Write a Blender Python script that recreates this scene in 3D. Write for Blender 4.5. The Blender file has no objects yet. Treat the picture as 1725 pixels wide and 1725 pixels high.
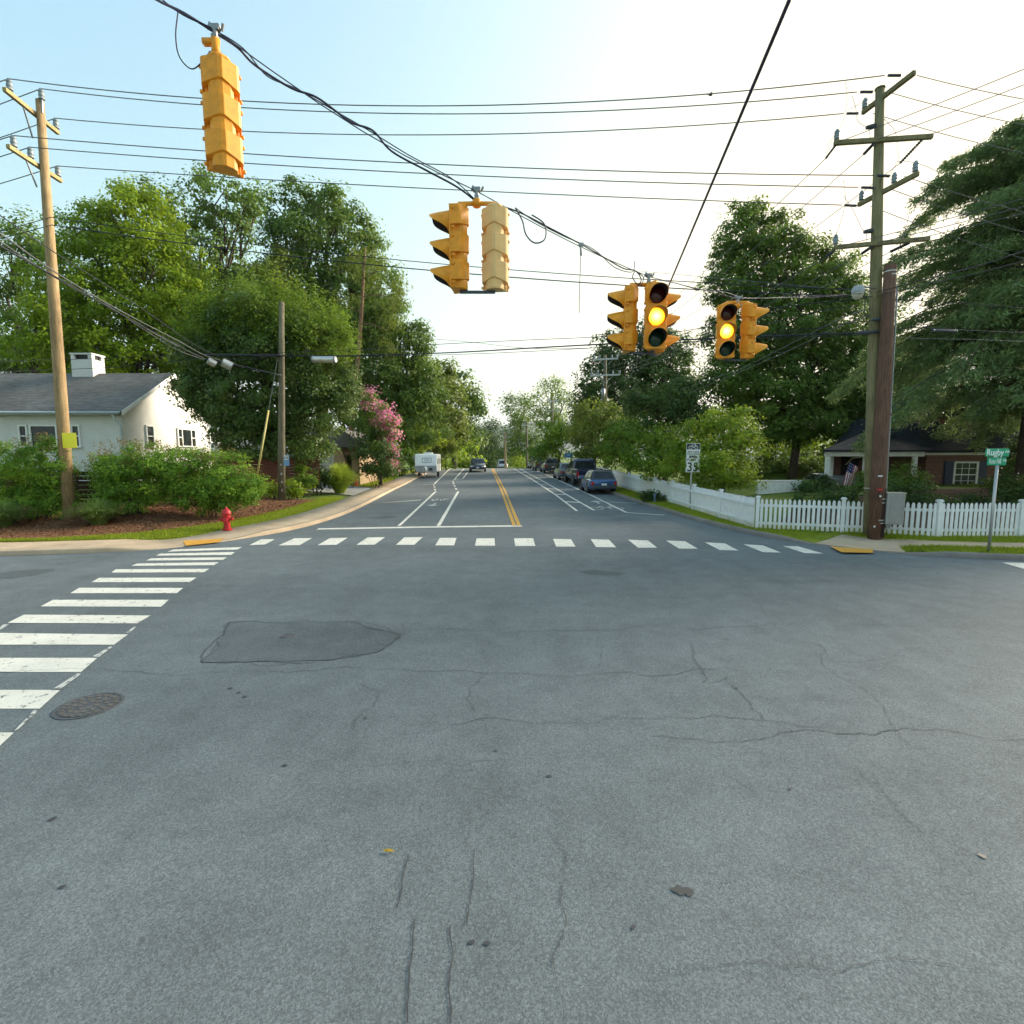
import bpy, bmesh, math, random
import numpy as np
from mathutils import Vector, Matrix
R = math.radians
rng = np.random.default_rng(7)
random.seed(7)
S = bpy.context.scene
COL = S.collection
# ------------------------------------------------------------------ camera
F = 862.5; PITCH = R(6.0); CH = 2.5
ca, sa = math.cos(PITCH), math.sin(PITCH)
cam = bpy.data.cameras.new('camera'); cam.angle = R(90); cam.clip_start = 0.05; cam.clip_end = 20000
camo = bpy.data.objects.new('camera', cam); COL.objects.link(camo)
camo.location = (0, 0, CH); camo.rotation_euler = (R(90) - PITCH, 0, 0)
S.camera = camo

def ray(px, py):
    x = (px - F) / F; u = -(py - F) / F
    d = (x, ca + u * sa, -sa + u * ca)
    return (d[0] / d[1], d[2] / d[1])          # per metre of Y
def P(px, py, D):
    a, b = ray(px, py); return Vector((a * D, D, CH + b * D))
def PZ(px, py, z):
    a, b = ray(px, py); D = (z - CH) / b; return Vector((a * D, D, z))

# ------------------------------------------------------------------ terrain
def zr(y):
    y = np.asarray(y, float)
    a = np.clip(y - 16, 0, 4); z = 0.5 * .025 / 4 * a * a
    z = z + .025 * np.clip(y - 20, 0, 40)
    t = np.clip(y - 60, 0, 15); z = z + .025 * t - .5 * .055 / 15 * t * t
    z = z - .03 * np.clip(y - 75, 0, 70)
    return z
KL = [(-60, 12.2), (-30, 12.4), (-20, 12.6), (-15.5, 12.75), (-13, 13.0), (-10, 13.8), (-8.8, 15.1), (-7.75, 17.4), (-7.25, 20.3), (-7.2, 23.6), (-7.7, 32), (-8.2, 41.3), (-9.0, 55), (-9.9, 70), (-14, 140), (-16, 200)]
KR = [(60, 11.6), (30, 11.8), (18, 12.0), (14.5, 12.2), (12, 12.5), (9.9, 13.4), (8.5, 15.1), (7.75, 17.2), (6.9, 22.2), (6.2, 30), (5.4, 42), (4.2, 60), (3.6, 70), (-.5, 140), (-3, 200)]
def smooth(pts, step=.4):
    p = [Vector(q) for q in pts]; out = []
    for i in range(len(p) - 1):
        a = p[max(i - 1, 0)]; b = p[i]; c = p[i + 1]; d = p[min(i + 2, len(p) - 1)]
        L = (c - b).length; n = max(2, int(L / (step if L < 6 else 1.2)))
        # centripetal-ish tangents
        m1 = (c - a) * (L / max((c - b).length + (b - a).length, 1e-6)); m2 = (d - b) * (L / max((d - c).length + L, 1e-6))
        for k in range(n):
            t = k / n; t2 = t * t; t3 = t2 * t
            out.append(b * (2 * t3 - 3 * t2 + 1) + m1 * (t3 - 2 * t2 + t) + c * (-2 * t3 + 3 * t2) + m2 * (t3 - t2))
    out.append(p[-1]); return out
SL = np.array([tuple(v) for v in smooth(KL)]); SR = np.array([tuple(v) for v in smooth(KR)])
SL[:, 1] = np.maximum.accumulate(SL[:, 1] + np.arange(len(SL)) * 1e-7); SR[:, 1] = np.maximum.accumulate(SR[:, 1] + np.arange(len(SR)) * 1e-7)
def XL(y): return np.interp(y, SL[:, 1], SL[:, 0], left=-60, right=SL[-1, 0])
def XR(y): return np.interp(y, SR[:, 1], SR[:, 0], left=60, right=SR[-1, 0])
def pdist(x, y, poly):
    x = np.asarray(x, float).ravel(); y = np.asarray(y, float).ravel(); best = np.full(x.shape, 1e9)
    if len(x) < 2000:
        a = poly[:-1]; d = poly[1:] - a; L2 = np.sum(d * d, 1) + 1e-12; dx = x[:, None] - a[:, 0]; dy = y[:, None] - a[:, 1]
        t = np.clip((dx * d[:, 0] + dy * d[:, 1]) / L2, 0, 1); return np.sqrt(((dx - t * d[:, 0]) ** 2 + (dy - t * d[:, 1]) ** 2).min(1))
    for a, b in zip(poly[:-1], poly[1:]):
        d = b - a; L2 = d @ d + 1e-12
        t = np.clip(((x - a[0]) * d[0] + (y - a[1]) * d[1]) / L2, 0, 1)
        best = np.minimum(best, (x - a[0] - t * d[0]) ** 2 + (y - a[1] - t * d[1]) ** 2)
    return np.sqrt(best)
RAMPS = [(-9.1, 14.75, 1.1), (9.35, 13.9, 1.1)]
def hk(x, y):
    x = np.asarray(x, float); y = np.asarray(y, float); h = np.full(x.shape, .13)
    for rx, ry, rr in RAMPS:
        d = np.hypot(x - rx, y - ry); h = np.minimum(h, .025 + .105 * np.clip((d - rr) / 1.0, 0, 1))
    return h
def hfun(x, y):
    """height of the finished ground outside the road"""
    x = np.asarray(x, float); y = np.asarray(y, float); sh = x.shape
    X, Y = x.ravel(), y.ravel()
    dl, dr = pdist(X, Y, SL), pdist(X, Y, SR); left = dl < dr
    d = np.where(left, dl, dr)
    bl = .05 * np.clip(d - .6, 0, 3.2) + .11 * np.clip(d - 3.8, 0, 10)
    br = .02 * np.clip(d, 0, 3) + .09 * np.clip(d - 3, 0, 8)
    dip = np.clip((X - 15.5) / 1.2, 0, 1) * np.clip((27 - X) / 2, 0, 1) * np.clip((Y - 31.2) / 1.2, 0, 1) * np.clip((39 - Y) / 2, 0, 1); br = br - 1.25 * dip
    near = np.clip((40 - Y) / 20, .25, 1)
    z = zr(Y) + hk(X, Y) + np.where(left, bl * near, br)
    z = np.where(Y < 8, .1, z)
    return z.reshape(sh)
def inroad(x, y): return (x > XL(y)) & (x < XR(y)) & (y > -12)
def hz(x, y): return float(hfun(np.array([x]), np.array([y]))[0])
def G(px, py, lift=0.0):
    a, b = ray(px, py); lo, hi = 1.0, 90.0
    f = lambda D: CH + b * D - float(zr(D))
    D = lo
    while D < hi and f(D) > 0: D += .25
    lo, hi = D - .25, D
    for _ in range(30):
        m = (lo + hi) / 2
        if f(m) > 0: lo = m
        else: hi = m
    return Vector((a * lo, lo, float(zr(lo)) + lift))
def GB(px, py):
    """pixel to ground outside the road"""
    a, b = ray(px, py); D = 8.0
    f = lambda D: CH + b * D - hz(a * D, D)
    while D < 90 and f(D) > 0: D += .25
    lo, hi = D - .25, D
    for _ in range(18):
        m = (lo + hi) / 2
        if f(m) > 0: lo = m
        else: hi = m
    return Vector((a * lo, lo, hz(a * lo, lo)))

# ------------------------------------------------------------------ materials
MATS = {}
class NT:
    def __init__(s, name):
        s.m = bpy.data.materials.new(name); s.m.use_nodes = True; s.t = s.m.node_tree; s.n = s.t.nodes; s.l = s.t.links
        s.b = s.n['Principled BSDF']; s.out = s.n['Material Output']; s._co = None
    def co(s):
        if s._co is None: s._co = s.n.new('ShaderNodeTexCoord').outputs['Object']
        return s._co
    def mapped(s, scale):
        m = s.n.new('ShaderNodeMapping'); m.inputs['Scale'].default_value = scale; s.l.new(s.co(), m.inputs['Vector']); return m.outputs[0]
    def noise(s, scale, detail=4, rough=.6, vec=None):
        n = s.n.new('ShaderNodeTexNoise'); n.inputs['Scale'].default_value = scale; n.inputs['Detail'].default_value = detail; n.inputs['Roughness'].default_value = rough
        s.l.new(vec or s.co(), n.inputs['Vector']); return n.outputs['Fac']
    def voro(s, scale, out='Color', vec=None):
        n = s.n.new('ShaderNodeTexVoronoi'); n.inputs['Scale'].default_value = scale; s.l.new(vec or s.co(), n.inputs['Vector']); return n.outputs[out]
    def ramp(s, fac, stops):
        r = s.n.new('ShaderNodeValToRGB'); e = r.color_ramp.elements
        while len(e) < len(stops): e.new(.5)
        for q, (p, c) in zip(e, stops):
            q.position = p; q.color = (c, c, c, 1) if isinstance(c, (int, float)) else (*c, 1)
        s.l.new(fac, r.inputs[0]); return r.outputs[0]
    def mix(s, fac, a, b, mode='MIX'):
        n = s.n.new('ShaderNodeMix'); n.data_type = 'RGBA'; n.blend_type = mode
        for sock, v in ((n.inputs['Factor'], fac), (n.inputs['A'], a), (n.inputs['B'], b)): s.put(sock, v)
        return n.outputs['Result']
    def math(s, op, a, b):
        n = s.n.new('ShaderNodeMath'); n.operation = op; s.put(n.inputs[0], a); s.put(n.inputs[1], b); return n.outputs[0]
    def put(s, sock, v):
        if hasattr(v, 'is_linked'): s.l.new(v, sock)
        elif isinstance(v, tuple) and len(v) == 3: sock.default_value = (*v, 1)
        elif sock.type == 'RGBA' and isinstance(v, (int, float)): sock.default_value = (v, v, v, 1)
        else: sock.default_value = v
    def base(s, v): s.put(s.b.inputs['Base Color'], v); return s
    def bump(s, h, strength=.3, dist=.01):
        n = s.n.new('ShaderNodeBump'); n.inputs['Strength'].default_value = strength; n.inputs['Distance'].default_value = dist
        s.l.new(h, n.inputs['Height']); s.l.new(n.outputs[0], s.b.inputs['Normal'])
    def set(s, rough=.6, metal=0, spec=.5):
        s.b.inputs['Roughness'].default_value = rough; s.b.inputs['Metallic'].default_value = metal; s.b.inputs['Specular IOR Level'].default_value = spec; return s
def plain(name, c, rough=.6, metal=0, spec=.4, var=.12, scale=6, emit=None):
    if name in MATS: return MATS[name]
    t = NT(name); t.set(rough, metal, spec)
    d = tuple(max(0, v * (1 - var)) for v in c); b = tuple(min(1, v * (1 + var)) for v in c)
    t.base(t.ramp(t.noise(scale, 5), [(.3, d), (.7, b)]))
    if emit:
        t.b.inputs['Emission Color'].default_value = (*emit[0], 1); t.b.inputs['Emission Strength'].default_value = emit[1]
    MATS[name] = t.m; return t.m

def mat_asphalt(name, k=1.0, tint=(.87, 1.0, 1.055)):
    t = NT(name); t.set(.92, 0, .15)
    big = t.ramp(t.noise(.16, 5, .6), [(.3, .84), (.68, 1.13)])
    vs = t.mapped((1.1, .16, 1)); streak = t.ramp(t.noise(.8, 4, .6, vs), [(.3, .92), (.7, 1.07)])
    med = t.ramp(t.noise(2.3, 6, .7), [(.25, .82), (.75, 1.16)])
    agg = t.ramp(t.voro(115), [(.1, .70), (.5, .97), (.9, 1.4)])
    fine = t.ramp(t.noise(300, 3, .7), [(.3, .72), (.7, 1.3)])
    vx = t.mapped((.13, 1.0, 1)); lane = t.ramp(t.noise(.6, 4, .6, vx), [(.32, .93), (.68, 1.06)])
    c = t.mix(1.0, tuple(.155 * k * q for q in tint), big, 'MULTIPLY')
    for x in (streak, lane, med, agg, fine): c = t.mix(1.0, c, x, 'MULTIPLY')
    # light stone chips
    chips = t.ramp(t.voro(85, 'Distance'), [(.0, 1), (.12, 0)])
    sel = t.ramp(t.noise(7, 4), [(.5, 0), (.62, 1)])
    c = t.mix(t.math('MULTIPLY', chips, t.math('MULTIPLY', sel, .55)), c, (.30, .30, .29))
    # dark oil spots
    spot = t.ramp(t.voro(.9, 'Distance'), [(.02, 1), (.075, 0)])
    sel2 = t.ramp(t.noise(.7, 2), [(.55, 0), (.62, 1)])
    c = t.mix(t.math('MULTIPLY', spot, t.math('MULTIPLY', sel2, .55)), c, (.02, .021, .023))
    t.base(c); t.bump(t.noise(130, 4, .7), .55, .006); return t.m
M_asph = mat_asphalt('asphalt'); M_patch = mat_asphalt('asphalt_patch', .80); M_stain = mat_asphalt('oil_stained_asphalt', .72)
def mat_paint(name, c, wear=.5):
    t = NT(name); t.set(.7, 0, .3)
    w = t.ramp(t.noise(9, 8, .75), [(.30 + .18 * wear, 1), (.34 + .20 * wear, 0)])
    g = t.ramp(t.noise(1.6, 6, .7), [(.3, tuple(v * .78 for v in c)), (.7, c)])
    sp = t.ramp(t.noise(120, 3), [(.3, .82), (.6, 1.0)])
    t.base(t.mix(w, t.mix(1.0, g, sp, 'MULTIPLY'), (.10, .105, .11))); return t.m
M_white = mat_paint('white_road_paint', (.82, .79, .70), .42); M_worn = mat_paint('worn_white_paint', (.66, .66, .62), .7); M_yel = mat_paint('yellow_road_paint', (.66, .36, .05), .5)
def mat_concrete(name, c):
    t = NT(name); t.set(.85, 0, .3)
    a = t.ramp(t.noise(1.1, 6, .65), [(.3, tuple(v * .72 for v in c)), (.7, tuple(v * 1.12 for v in c))])
    t.base(t.mix(1.0, a, t.ramp(t.noise(60, 4), [(.3, .84), (.7, 1.1)]), 'MULTIPLY')); t.bump(t.noise(80, 4), .3, .004); return t.m
M_walk = mat_concrete('tan_concrete', (0.535, 0.408, 0.283)); M_kerb = mat_concrete('kerb_concrete', (.33, .29, .235)); M_kerbg = mat_concrete('grey_kerb_stone', (.23, .205, .19))
M_drive = mat_concrete('driveway_concrete', (.27, .28, .28))
def mat_ground(name, cols, s1, s2, bump=.5):
    t = NT(name); t.set(.95, 0, .15)
    a = t.ramp(t.noise(s1, 6, .7), [(.3, cols[0]), (.5, cols[1]), (.7, cols[2])])
    t.base(t.mix(1.0, a, t.ramp(t.noise(s2, 5, .7), [(.28, .5), (.72, 1.5)]), 'MULTIPLY')); t.bump(t.noise(s2, 5, .8), bump, .04); return t.m
M_lawn = mat_ground('lawn', [(0.072, 0.098, 0.020), (0.098, 0.150, 0.024), (0.130, 0.195, 0.031)], 1.2, 45)
M_verge = mat_ground('verge_grass', [(0.136, 0.152, 0.016), (0.193, 0.239, 0.020), (0.271, 0.303, 0.026)], 1.7, 55)
M_mulch = mat_ground('bark_mulch', [(0.148, 0.066, 0.032), (0.217, 0.101, 0.050), (0.295, 0.154, 0.081)], 5, 38, 1.0)
M_mulchd = mat_ground('aged_mulch', [(.05, .028, .018), (.075, .045, .028), (.10, .065, .04)], 4, 30, 1.0)
M_soil = mat_ground('woodland_soil', [(.03, .035, .015), (.045, .05, .02), (.06, .07, .025)], .6, 12)
M_hill = mat_ground('wooded_hill', [(.03, .05, .03), (.04, .065, .035), (.055, .08, .04)], .012, .08)
def mat_wood(name, c, z=.8):
    t = NT(name); t.set(.85, 0, .2)
    v = t.mapped((9, 9, z)); st = t.ramp(t.noise(3, 6, .7, v), [(.28, tuple(q * .5 for q in c)), (.5, c), (.75, tuple(min(1, q * 1.4) for q in c))])
    big = t.ramp(t.noise(1.1, 4), [(.3, .75), (.7, 1.2)])
    t.base(t.mix(1.0, st, big, 'MULTIPLY')); t.bump(t.noise(4, 6, .7, v), .5, .01); return t.m
M_polel = mat_wood('tan_pole_wood', (.32, .225, .12)); M_poleo = mat_wood('olive_pole_wood', (.21, .185, .10)); M_poler = mat_wood('creosote_pole_wood', (.14, .078, .055))
M_poleg = mat_wood('weathered_pole_wood', (.15, .135, .09)); M_arm = mat_wood('crossarm_wood', (.34, .27, .13), 3)
M_darkf = mat_wood('dark_fence_stain', (.035, .018, .013), 9); M_redf = mat_wood('red_fence_stain', (.16, .06, .04), 9)
M_bark = mat_wood('bark', (.075, .058, .045), 2); M_pine = mat_wood('pine_bark', (.20, .12, .075), 2)
def mat_leaf(name, lo, mid, hi, tr=.3, rough=.55):
    t = NT(name); a = t.n.new('ShaderNodeAttribute'); a.attribute_name = 'cv'
    c = t.ramp(a.outputs['Fac'], [(0, lo), (.5, mid), (1, hi)]); t.base(c); t.set(rough, 0, .10)
    x = t.n.new('ShaderNodeBsdfTranslucent'); t.l.new(t.mix(.5, c, tuple(min(1, v * 1.5) for v in hi)), x.inputs[0])
    m = t.n.new('ShaderNodeMixShader'); m.inputs[0].default_value = tr; t.l.new(t.b.outputs[0], m.inputs[1]); t.l.new(x.outputs[0], m.inputs[2]); t.l.new(m.outputs[0], t.out.inputs[0]); return t.m
L_bright = mat_leaf('bright_maple_leaf', (0.093, 0.166, 0.013), (0.177, 0.277, 0.019), (0.313, 0.396, 0.024), .38)
L_oak = mat_leaf('oak_leaf', (0.052, 0.102, 0.022), (0.094, 0.168, 0.031), (0.164, 0.246, 0.039), .3)
L_dark = mat_leaf('dark_leaf', (0.029, 0.058, 0.020), (0.054, 0.100, 0.026), (0.095, 0.155, 0.035), .22)
L_mag = mat_leaf('glossy_leaf', (0.040, 0.081, 0.020), (0.074, 0.136, 0.028), (0.195, 0.252, 0.062), .22, .4)
L_tip = mat_leaf('new_growth_leaf', (0.116, 0.204, 0.012), (0.186, 0.292, 0.019), (0.295, 0.349, 0.031), .38)
L_shoot = mat_leaf('shoot_leaf', (.07, .135, .015), (.12, .205, .022), (.19, .275, .035), .36)
L_mid = mat_leaf('mid_leaf', (0.066, 0.131, 0.017), (0.124, 0.211, 0.023), (0.208, 0.298, 0.028), .32)
L_olive = mat_leaf('olive_leaf', (0.077, 0.116, 0.022), (0.125, 0.171, 0.031), (0.194, 0.243, 0.041), .3)
L_dog = mat_leaf('dogwood_leaf', (0.078, 0.158, 0.015), (0.158, 0.262, 0.024), (0.297, 0.372, 0.038), .36)
L_hem = mat_leaf('hemlock_needle', (0.087, 0.145, 0.062), (0.146, 0.224, 0.087), (0.256, 0.345, 0.109), .22)
L_nan = mat_leaf('nandina_leaf', (0.070, 0.164, 0.023), (0.141, 0.272, 0.033), (0.281, 0.415, 0.044), .34)
L_buff = mat_leaf('buff_seed_head', (.13, .10, .04), (.19, .15, .06), (.25, .19, .08), .3)
L_pink = mat_leaf('pink_blossom', (.50, .12, .25), (.64, .20, .35), (.76, .36, .48), .35)
L_grass = mat_leaf('grass_blade', (0.115, 0.172, 0.016), (0.203, 0.274, 0.023), (0.358, 0.394, 0.033), .3)
L_ygrass = mat_leaf('pale_grass_blade', (.17, .24, .025), (.27, .36, .04), (.38, .46, .07), .4)
def mat_brick(name, c1, c2, mortar, sc=1.0):
    t = NT(name); t.set(.85, 0, .2)
    geo = t.n.new('ShaderNodeNewGeometry'); sep = t.n.new('ShaderNodeSeparateXYZ'); t.l.new(geo.outputs['Position'], sep.inputs[0])
    com = t.n.new('ShaderNodeCombineXYZ'); t.l.new(t.math('ADD', sep.outputs[0], sep.outputs[1]), com.inputs[0]); t.l.new(sep.outputs[2], com.inputs[1])
    b = t.n.new('ShaderNodeTexBrick'); b.inputs['Scale'].default_value = 1; b.inputs['Brick Width'].default_value = .21 * sc; b.inputs['Row Height'].default_value = .072 * sc; b.inputs['Mortar Size'].default_value = .009 * sc
    b.inputs['Color1'].default_value = (*c1, 1); b.inputs['Color2'].default_value = (*c2, 1); b.inputs['Mortar'].default_value = (*mortar, 1); t.l.new(com.outputs[0], b.inputs['Vector'])
    t.base(t.mix(1.0, b.outputs[0], t.ramp(t.noise(2, 5), [(.3, .93), (.7, 1.06)]), 'MULTIPLY')); return t.m
M_brick = mat_brick('red_brick', (.20, .075, .05), (.15, .05, .038), (.24, .2, .17)); M_wbrick = mat_brick('cream_painted_brick', (.62, .615, .59), (.60, .595, .57), (.54, .53, .51))
M_tanb = mat_brick('tan_stone', (.42, .30, .18), (.36, .24, .14), (.3, .24, .18), 2)
def mat_shingle(name, c):
    t = NT(name); t.set(.9, 0, .2)
    v = t.mapped((1, 1, 7)); a = t.ramp(t.noise(2.4, 5, .7, v), [(.3, tuple(q * .65 for q in c)), (.7, tuple(q * 1.3 for q in c))])
    big = t.ramp(t.noise(.5, 4), [(.3, .8), (.7, 1.2)]); w = t.n.new('ShaderNodeTexWave'); w.bands_direction = 'Z'; w.inputs['Scale'].default_value = 3.2; w.inputs['Distortion'].default_value = .4; t.l.new(t.co(), w.inputs['Vector'])
    t.base(t.mix(1.0, t.mix(1.0, a, big, 'MULTIPLY'), t.ramp(w.outputs['Fac'], [(0, .72), (.25, 1.05)]), 'MULTIPLY')); t.bump(t.noise(30, 4), .4, .01); t.set(1, 0, .03); return t.m
M_roofg = mat_shingle('grey_shingle', (.155, .15, .143)); M_roofd = mat_shingle('dark_slate_roof', (.030, .034, .043))
M_wpaint = plain('white_trim_paint', (.76, .76, .74), .5); M_fence = None
def mat_fence():
    t = NT('white_picket_paint'); t.set(.6, 0, .3)
    sep = t.n.new('ShaderNodeSeparateXYZ'); t.l.new(t.co(), sep.inputs[0])
    dirt = t.math('MULTIPLY', t.ramp(sep.outputs[2], [(.02, 1), (.32, 0)]), t.ramp(t.noise(3.5, 5), [(.35, 0), (.65, .8)]))
    t.base(t.mix(dirt, t.ramp(t.noise(5, 5), [(.3, (.70, .72, .74)), (.7, (.82, .83, .84))]), (.42, .38, .22))); return t.m
M_fence = mat_fence()
M_sig = plain('signal_yellow_paint', (.80, .315, .016), .5, var=.15, scale=13); M_sigl = plain('sunlit_signal_paint', (.80, .51, .22), .6, var=.08, scale=7)  # M_sigl: signal yellow made lighter, with sunlight painted into its colour
M_blk = plain('matt_black', (.012, .012, .013), .6); M_vis = plain('visor_black', (.035, .034, .04), .85, spec=.2)
M_wire = plain('black_cable', (.018, .02, .03), .6); M_wireg = plain('grey_cable', (.10, .105, .115), .5); M_wireb = plain('span_cable', (.02, .023, .055), .5)
M_galv = plain('galvanised_steel', (.42, .43, .43), .45, .7); M_steel = plain('dull_steel', (.27, .28, .29), .5, .6); M_ins = plain('grey_porcelain', (.22, .26, .29), .35); M_poly = plain('dark_polymer', (.05, .06, .08), .5)
M_red = plain('hydrant_red', (.42, .018, .022), .4, var=.2, scale=12); M_glass = plain('dark_window_glass', (.018, .025, .026), .08, spec=.4, var=.5, scale=1.5)
M_lensr = plain('dark_red_lens', (.055, .008, .008), .25); M_lensg = plain('dark_green_lens', (.006, .035, .022), .25)
def mat_lamp():
    t = NT('lit_amber_lens'); t.base((.8, .35, .02)); lw = t.n.new('ShaderNodeSeparateXYZ'); t.l.new(t.co(), lw.inputs[0])
    cx = t.n.new('ShaderNodeAttribute'); cx.attribute_name = 'rad'
    t.l.new(t.ramp(cx.outputs['Fac'], [(0, (1, .80, .26)), (.55, (1, .50, .05)), (.85, (1, .30, .01)), (1, (.7, .14, .0))]), t.b.inputs['Emission Color']); t.b.inputs['Emission Strength'].default_value = .75; return t.m
M_amber = mat_lamp()
M_sgreen = plain('sign_green', (.008, .34, .17), .4, var=.06); M_swhite = plain('sign_white', (.78, .79, .78), .4, var=.04); M_sblack = plain('sign_black', (.012, .012, .014), .5); M_syel = plain('plain_yellow_sign', (.95, .83, .04), .5, var=.03); M_sblue = plain('sign_blue', (.03, .16, .42), .5)
M_tact = plain('tactile_yellow', (.68, .36, .06), .7, var=.2, scale=8); M_iron = plain('cast_iron', (.10, .10, .105), .6, .3, var=.35, scale=30)
M_tyre = plain('tyre_rubber', (.018, .018, .019), .8); M_rim = plain('alloy_rim', (.35, .36, .37), .35, .8); M_tail = plain('tail_lamp_red', (.38, .02, .02), .25, var=.05); M_head = plain('headlamp', (.8, .82, .85), .15); M_chrome = plain('chrome', (.45, .46, .48), .2, .9)
def paint(name, c):
    m = plain(name, c, .22, .25, .6, .05); b = m.node_tree.nodes['Principled BSDF']; b.inputs['Coat Weight'].default_value = .8; b.inputs['Coat Roughness'].default_value = .08; return m
# ------------------------------------------------------------------ mesh helpers
def chain_inv(par):
    m = Matrix.Identity(4)
    while par is not None:
        m = (Matrix.Translation(par.location) @ par.rotation_euler.to_matrix().to_4x4()) @ m; par = par.parent
    return m.inverted()
class MB:
    def __init__(s): s.v = []; s.f = []; s.mi = []; s.cur = 0; s.M = None
    def add(s, vs, fs):
        o = len(s.v)
        for q in vs:
            q = Vector(q); s.v.append(s.M @ q if s.M is not None else q)
        for f in fs: s.f.append([i + o for i in f]); s.mi.append(s.cur)
        return s
    def mat(s, i): s.cur = i; return s
    def box(s, c, d, rz=0, m=None):
        x, y, z = [q / 2 for q in d]; M = Matrix.Translation(c) @ Matrix.Rotation(rz, 4, 'Z')
        if m is not None: M = Matrix.Translation(c) @ m.to_4x4()
        return s.add([M @ Vector(p) for p in ((-x, -y, -z), (x, -y, -z), (x, y, -z), (-x, y, -z), (-x, -y, z), (x, -y, z), (x, y, z), (-x, y, z))], [(0, 3, 2, 1), (4, 5, 6, 7), (0, 1, 5, 4), (1, 2, 6, 5), (2, 3, 7, 6), (3, 0, 4, 7)])
    def bar(s, a, b, w, h):
        a, b = Vector(a), Vector(b); d = b - a; q = d.to_track_quat('X', 'Z')
        return s.box((a + b) / 2, (d.length, w, h), m=q.to_matrix())
    def tube(s, pts, r, n=8, cap=True):
        pts = [Vector(p) for p in pts]; rs = r if isinstance(r, (list, tuple)) else [r] * len(pts); vs = []; fs = []
        t0 = (pts[1] - pts[0]).normalized(); up = Vector((0, 0, 1)) if abs(t0.z) < .9 else Vector((1, 0, 0)); nx = t0.cross(up).normalized()
        for i, p in enumerate(pts):
            t = (pts[min(i + 1, len(pts) - 1)] - pts[max(i - 1, 0)]).normalized(); nx = (nx - t * nx.dot(t)); nx.normalize(); ny = t.cross(nx)
            for k in range(n):
                a = 2 * math.pi * k / n; vs.append(p + (nx * math.cos(a) + ny * math.sin(a)) * rs[i])
        for i in range(len(pts) - 1):
            for k in range(n): fs.append((i * n + k, i * n + (k + 1) % n, (i + 1) * n + (k + 1) % n, (i + 1) * n + k))
        if cap: fs.append(tuple(range(n))[::-1]); fs.append(tuple(range((len(pts) - 1) * n, len(pts) * n)))
        return s.add(vs, fs)
    def lathe(s, prof, n=14, o=(0, 0, 0), axis='Z', cap=True):
        vs = []; fs = []; o = Vector(o)
        for r, z in prof:
            for k in range(n):
                a = 2 * math.pi * k / n; c, q = r * math.cos(a), r * math.sin(a)
                vs.append(o + Vector({'Z': (c, q, z), 'X': (z, c, q), 'Y': (q, z, c)}[axis]))
        for i in range(len(prof) - 1):
            for k in range(n): fs.append((i * n + k, i * n + (k + 1) % n, (i + 1) * n + (k + 1) % n, (i + 1) * n + k))
        if cap: fs.append(tuple(range(n))[::-1]); fs.append(tuple(range((len(prof) - 1) * n, len(prof) * n)))
        return s.add(vs, fs)
    def prism(s, poly, a, b, axis='Y'):
        """2D polygon extruded from a to b along the axis: Y -> (x,z), X -> (y,z), Z -> (x,y)"""
        n = len(poly); w = lambda p, t: {'Y': (p[0], t, p[1]), 'X': (t, p[0], p[1]), 'Z': (p[0], p[1], t)}[axis]
        return s.add([w(p, a) for p in poly] + [w(p, b) for p in poly], [tuple(range(n)), tuple(range(2 * n - 1, n - 1, -1))] + [(i, n + i, n + (i + 1) % n, (i + 1) % n) for i in range(n)])
    def loft(s, secs, cap=True):
        n = len(secs[0]); vs = [p for q in secs for p in q]; fs = []
        for i in range(len(secs) - 1):
            for k in range(n): fs.append((i * n + k, i * n + (k + 1) % n, (i + 1) * n + (k + 1) % n, (i + 1) * n + k))
        if cap: fs.append(tuple(range(n))[::-1]); fs.append(tuple(range((len(secs) - 1) * n, len(secs) * n)))
        return s.add(vs, fs)
    def build(s, name, mats, parent=None, smooth=False, bevel=0, world=False, fixn=True):
        me = bpy.data.meshes.new(name)
        vs = s.v
        if world and parent is not None:
            I = chain_inv(parent); vs = [I @ v for v in vs]
        me.from_pydata([tuple(v) for v in vs], [], s.f)
        for m in (mats if isinstance(mats, (list, tuple)) else [mats]): me.materials.append(m)
        me.polygons.foreach_set('material_index', s.mi)
        if bevel or fixn:
            bm = bmesh.new(); bm.from_mesh(me)
            if fixn: bmesh.ops.recalc_face_normals(bm, faces=bm.faces)
            if bevel: bmesh.ops.bevel(bm, geom=[e for e in bm.edges if len(e.link_faces) == 2 and e.calc_face_angle(0) > .5], offset=bevel, segments=1 if bevel < .02 else 2, affect='EDGES', profile=.6, clamp_overlap=True)
            bm.to_mesh(me); bm.free()
        if smooth and smooth != 'flat': me.shade_smooth() if smooth is True else me.shade_smooth()
        if smooth == 'auto':
            try: me.set_sharp_from_angle(angle=R(40))
            except Exception: pass
        o = bpy.data.objects.new(name, me); COL.objects.link(o)
        if parent is not None: o.parent = parent
        return o
def tag(o, label, cat, group=None, kind=None):
    if label: o['label'] = label
    if cat: o['category'] = cat
    if group: o['group'] = group
    if kind: o['kind'] = kind
    return o
def thing(name, label, cat, loc, rz=0, group=None):
    o = bpy.data.objects.new(name, None); COL.objects.link(o); o.location = loc; o.rotation_euler = (0, 0, rz); o.empty_display_size = .2
    return tag(o, label, cat, group)
def struct(o): o['kind'] = 'structure'; return o
def copy_tree(o, par=None):
    c = o.copy(); COL.objects.link(c); c.parent = par
    for ch in [q for q in o.children]: copy_tree(ch, c)
    return c
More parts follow.
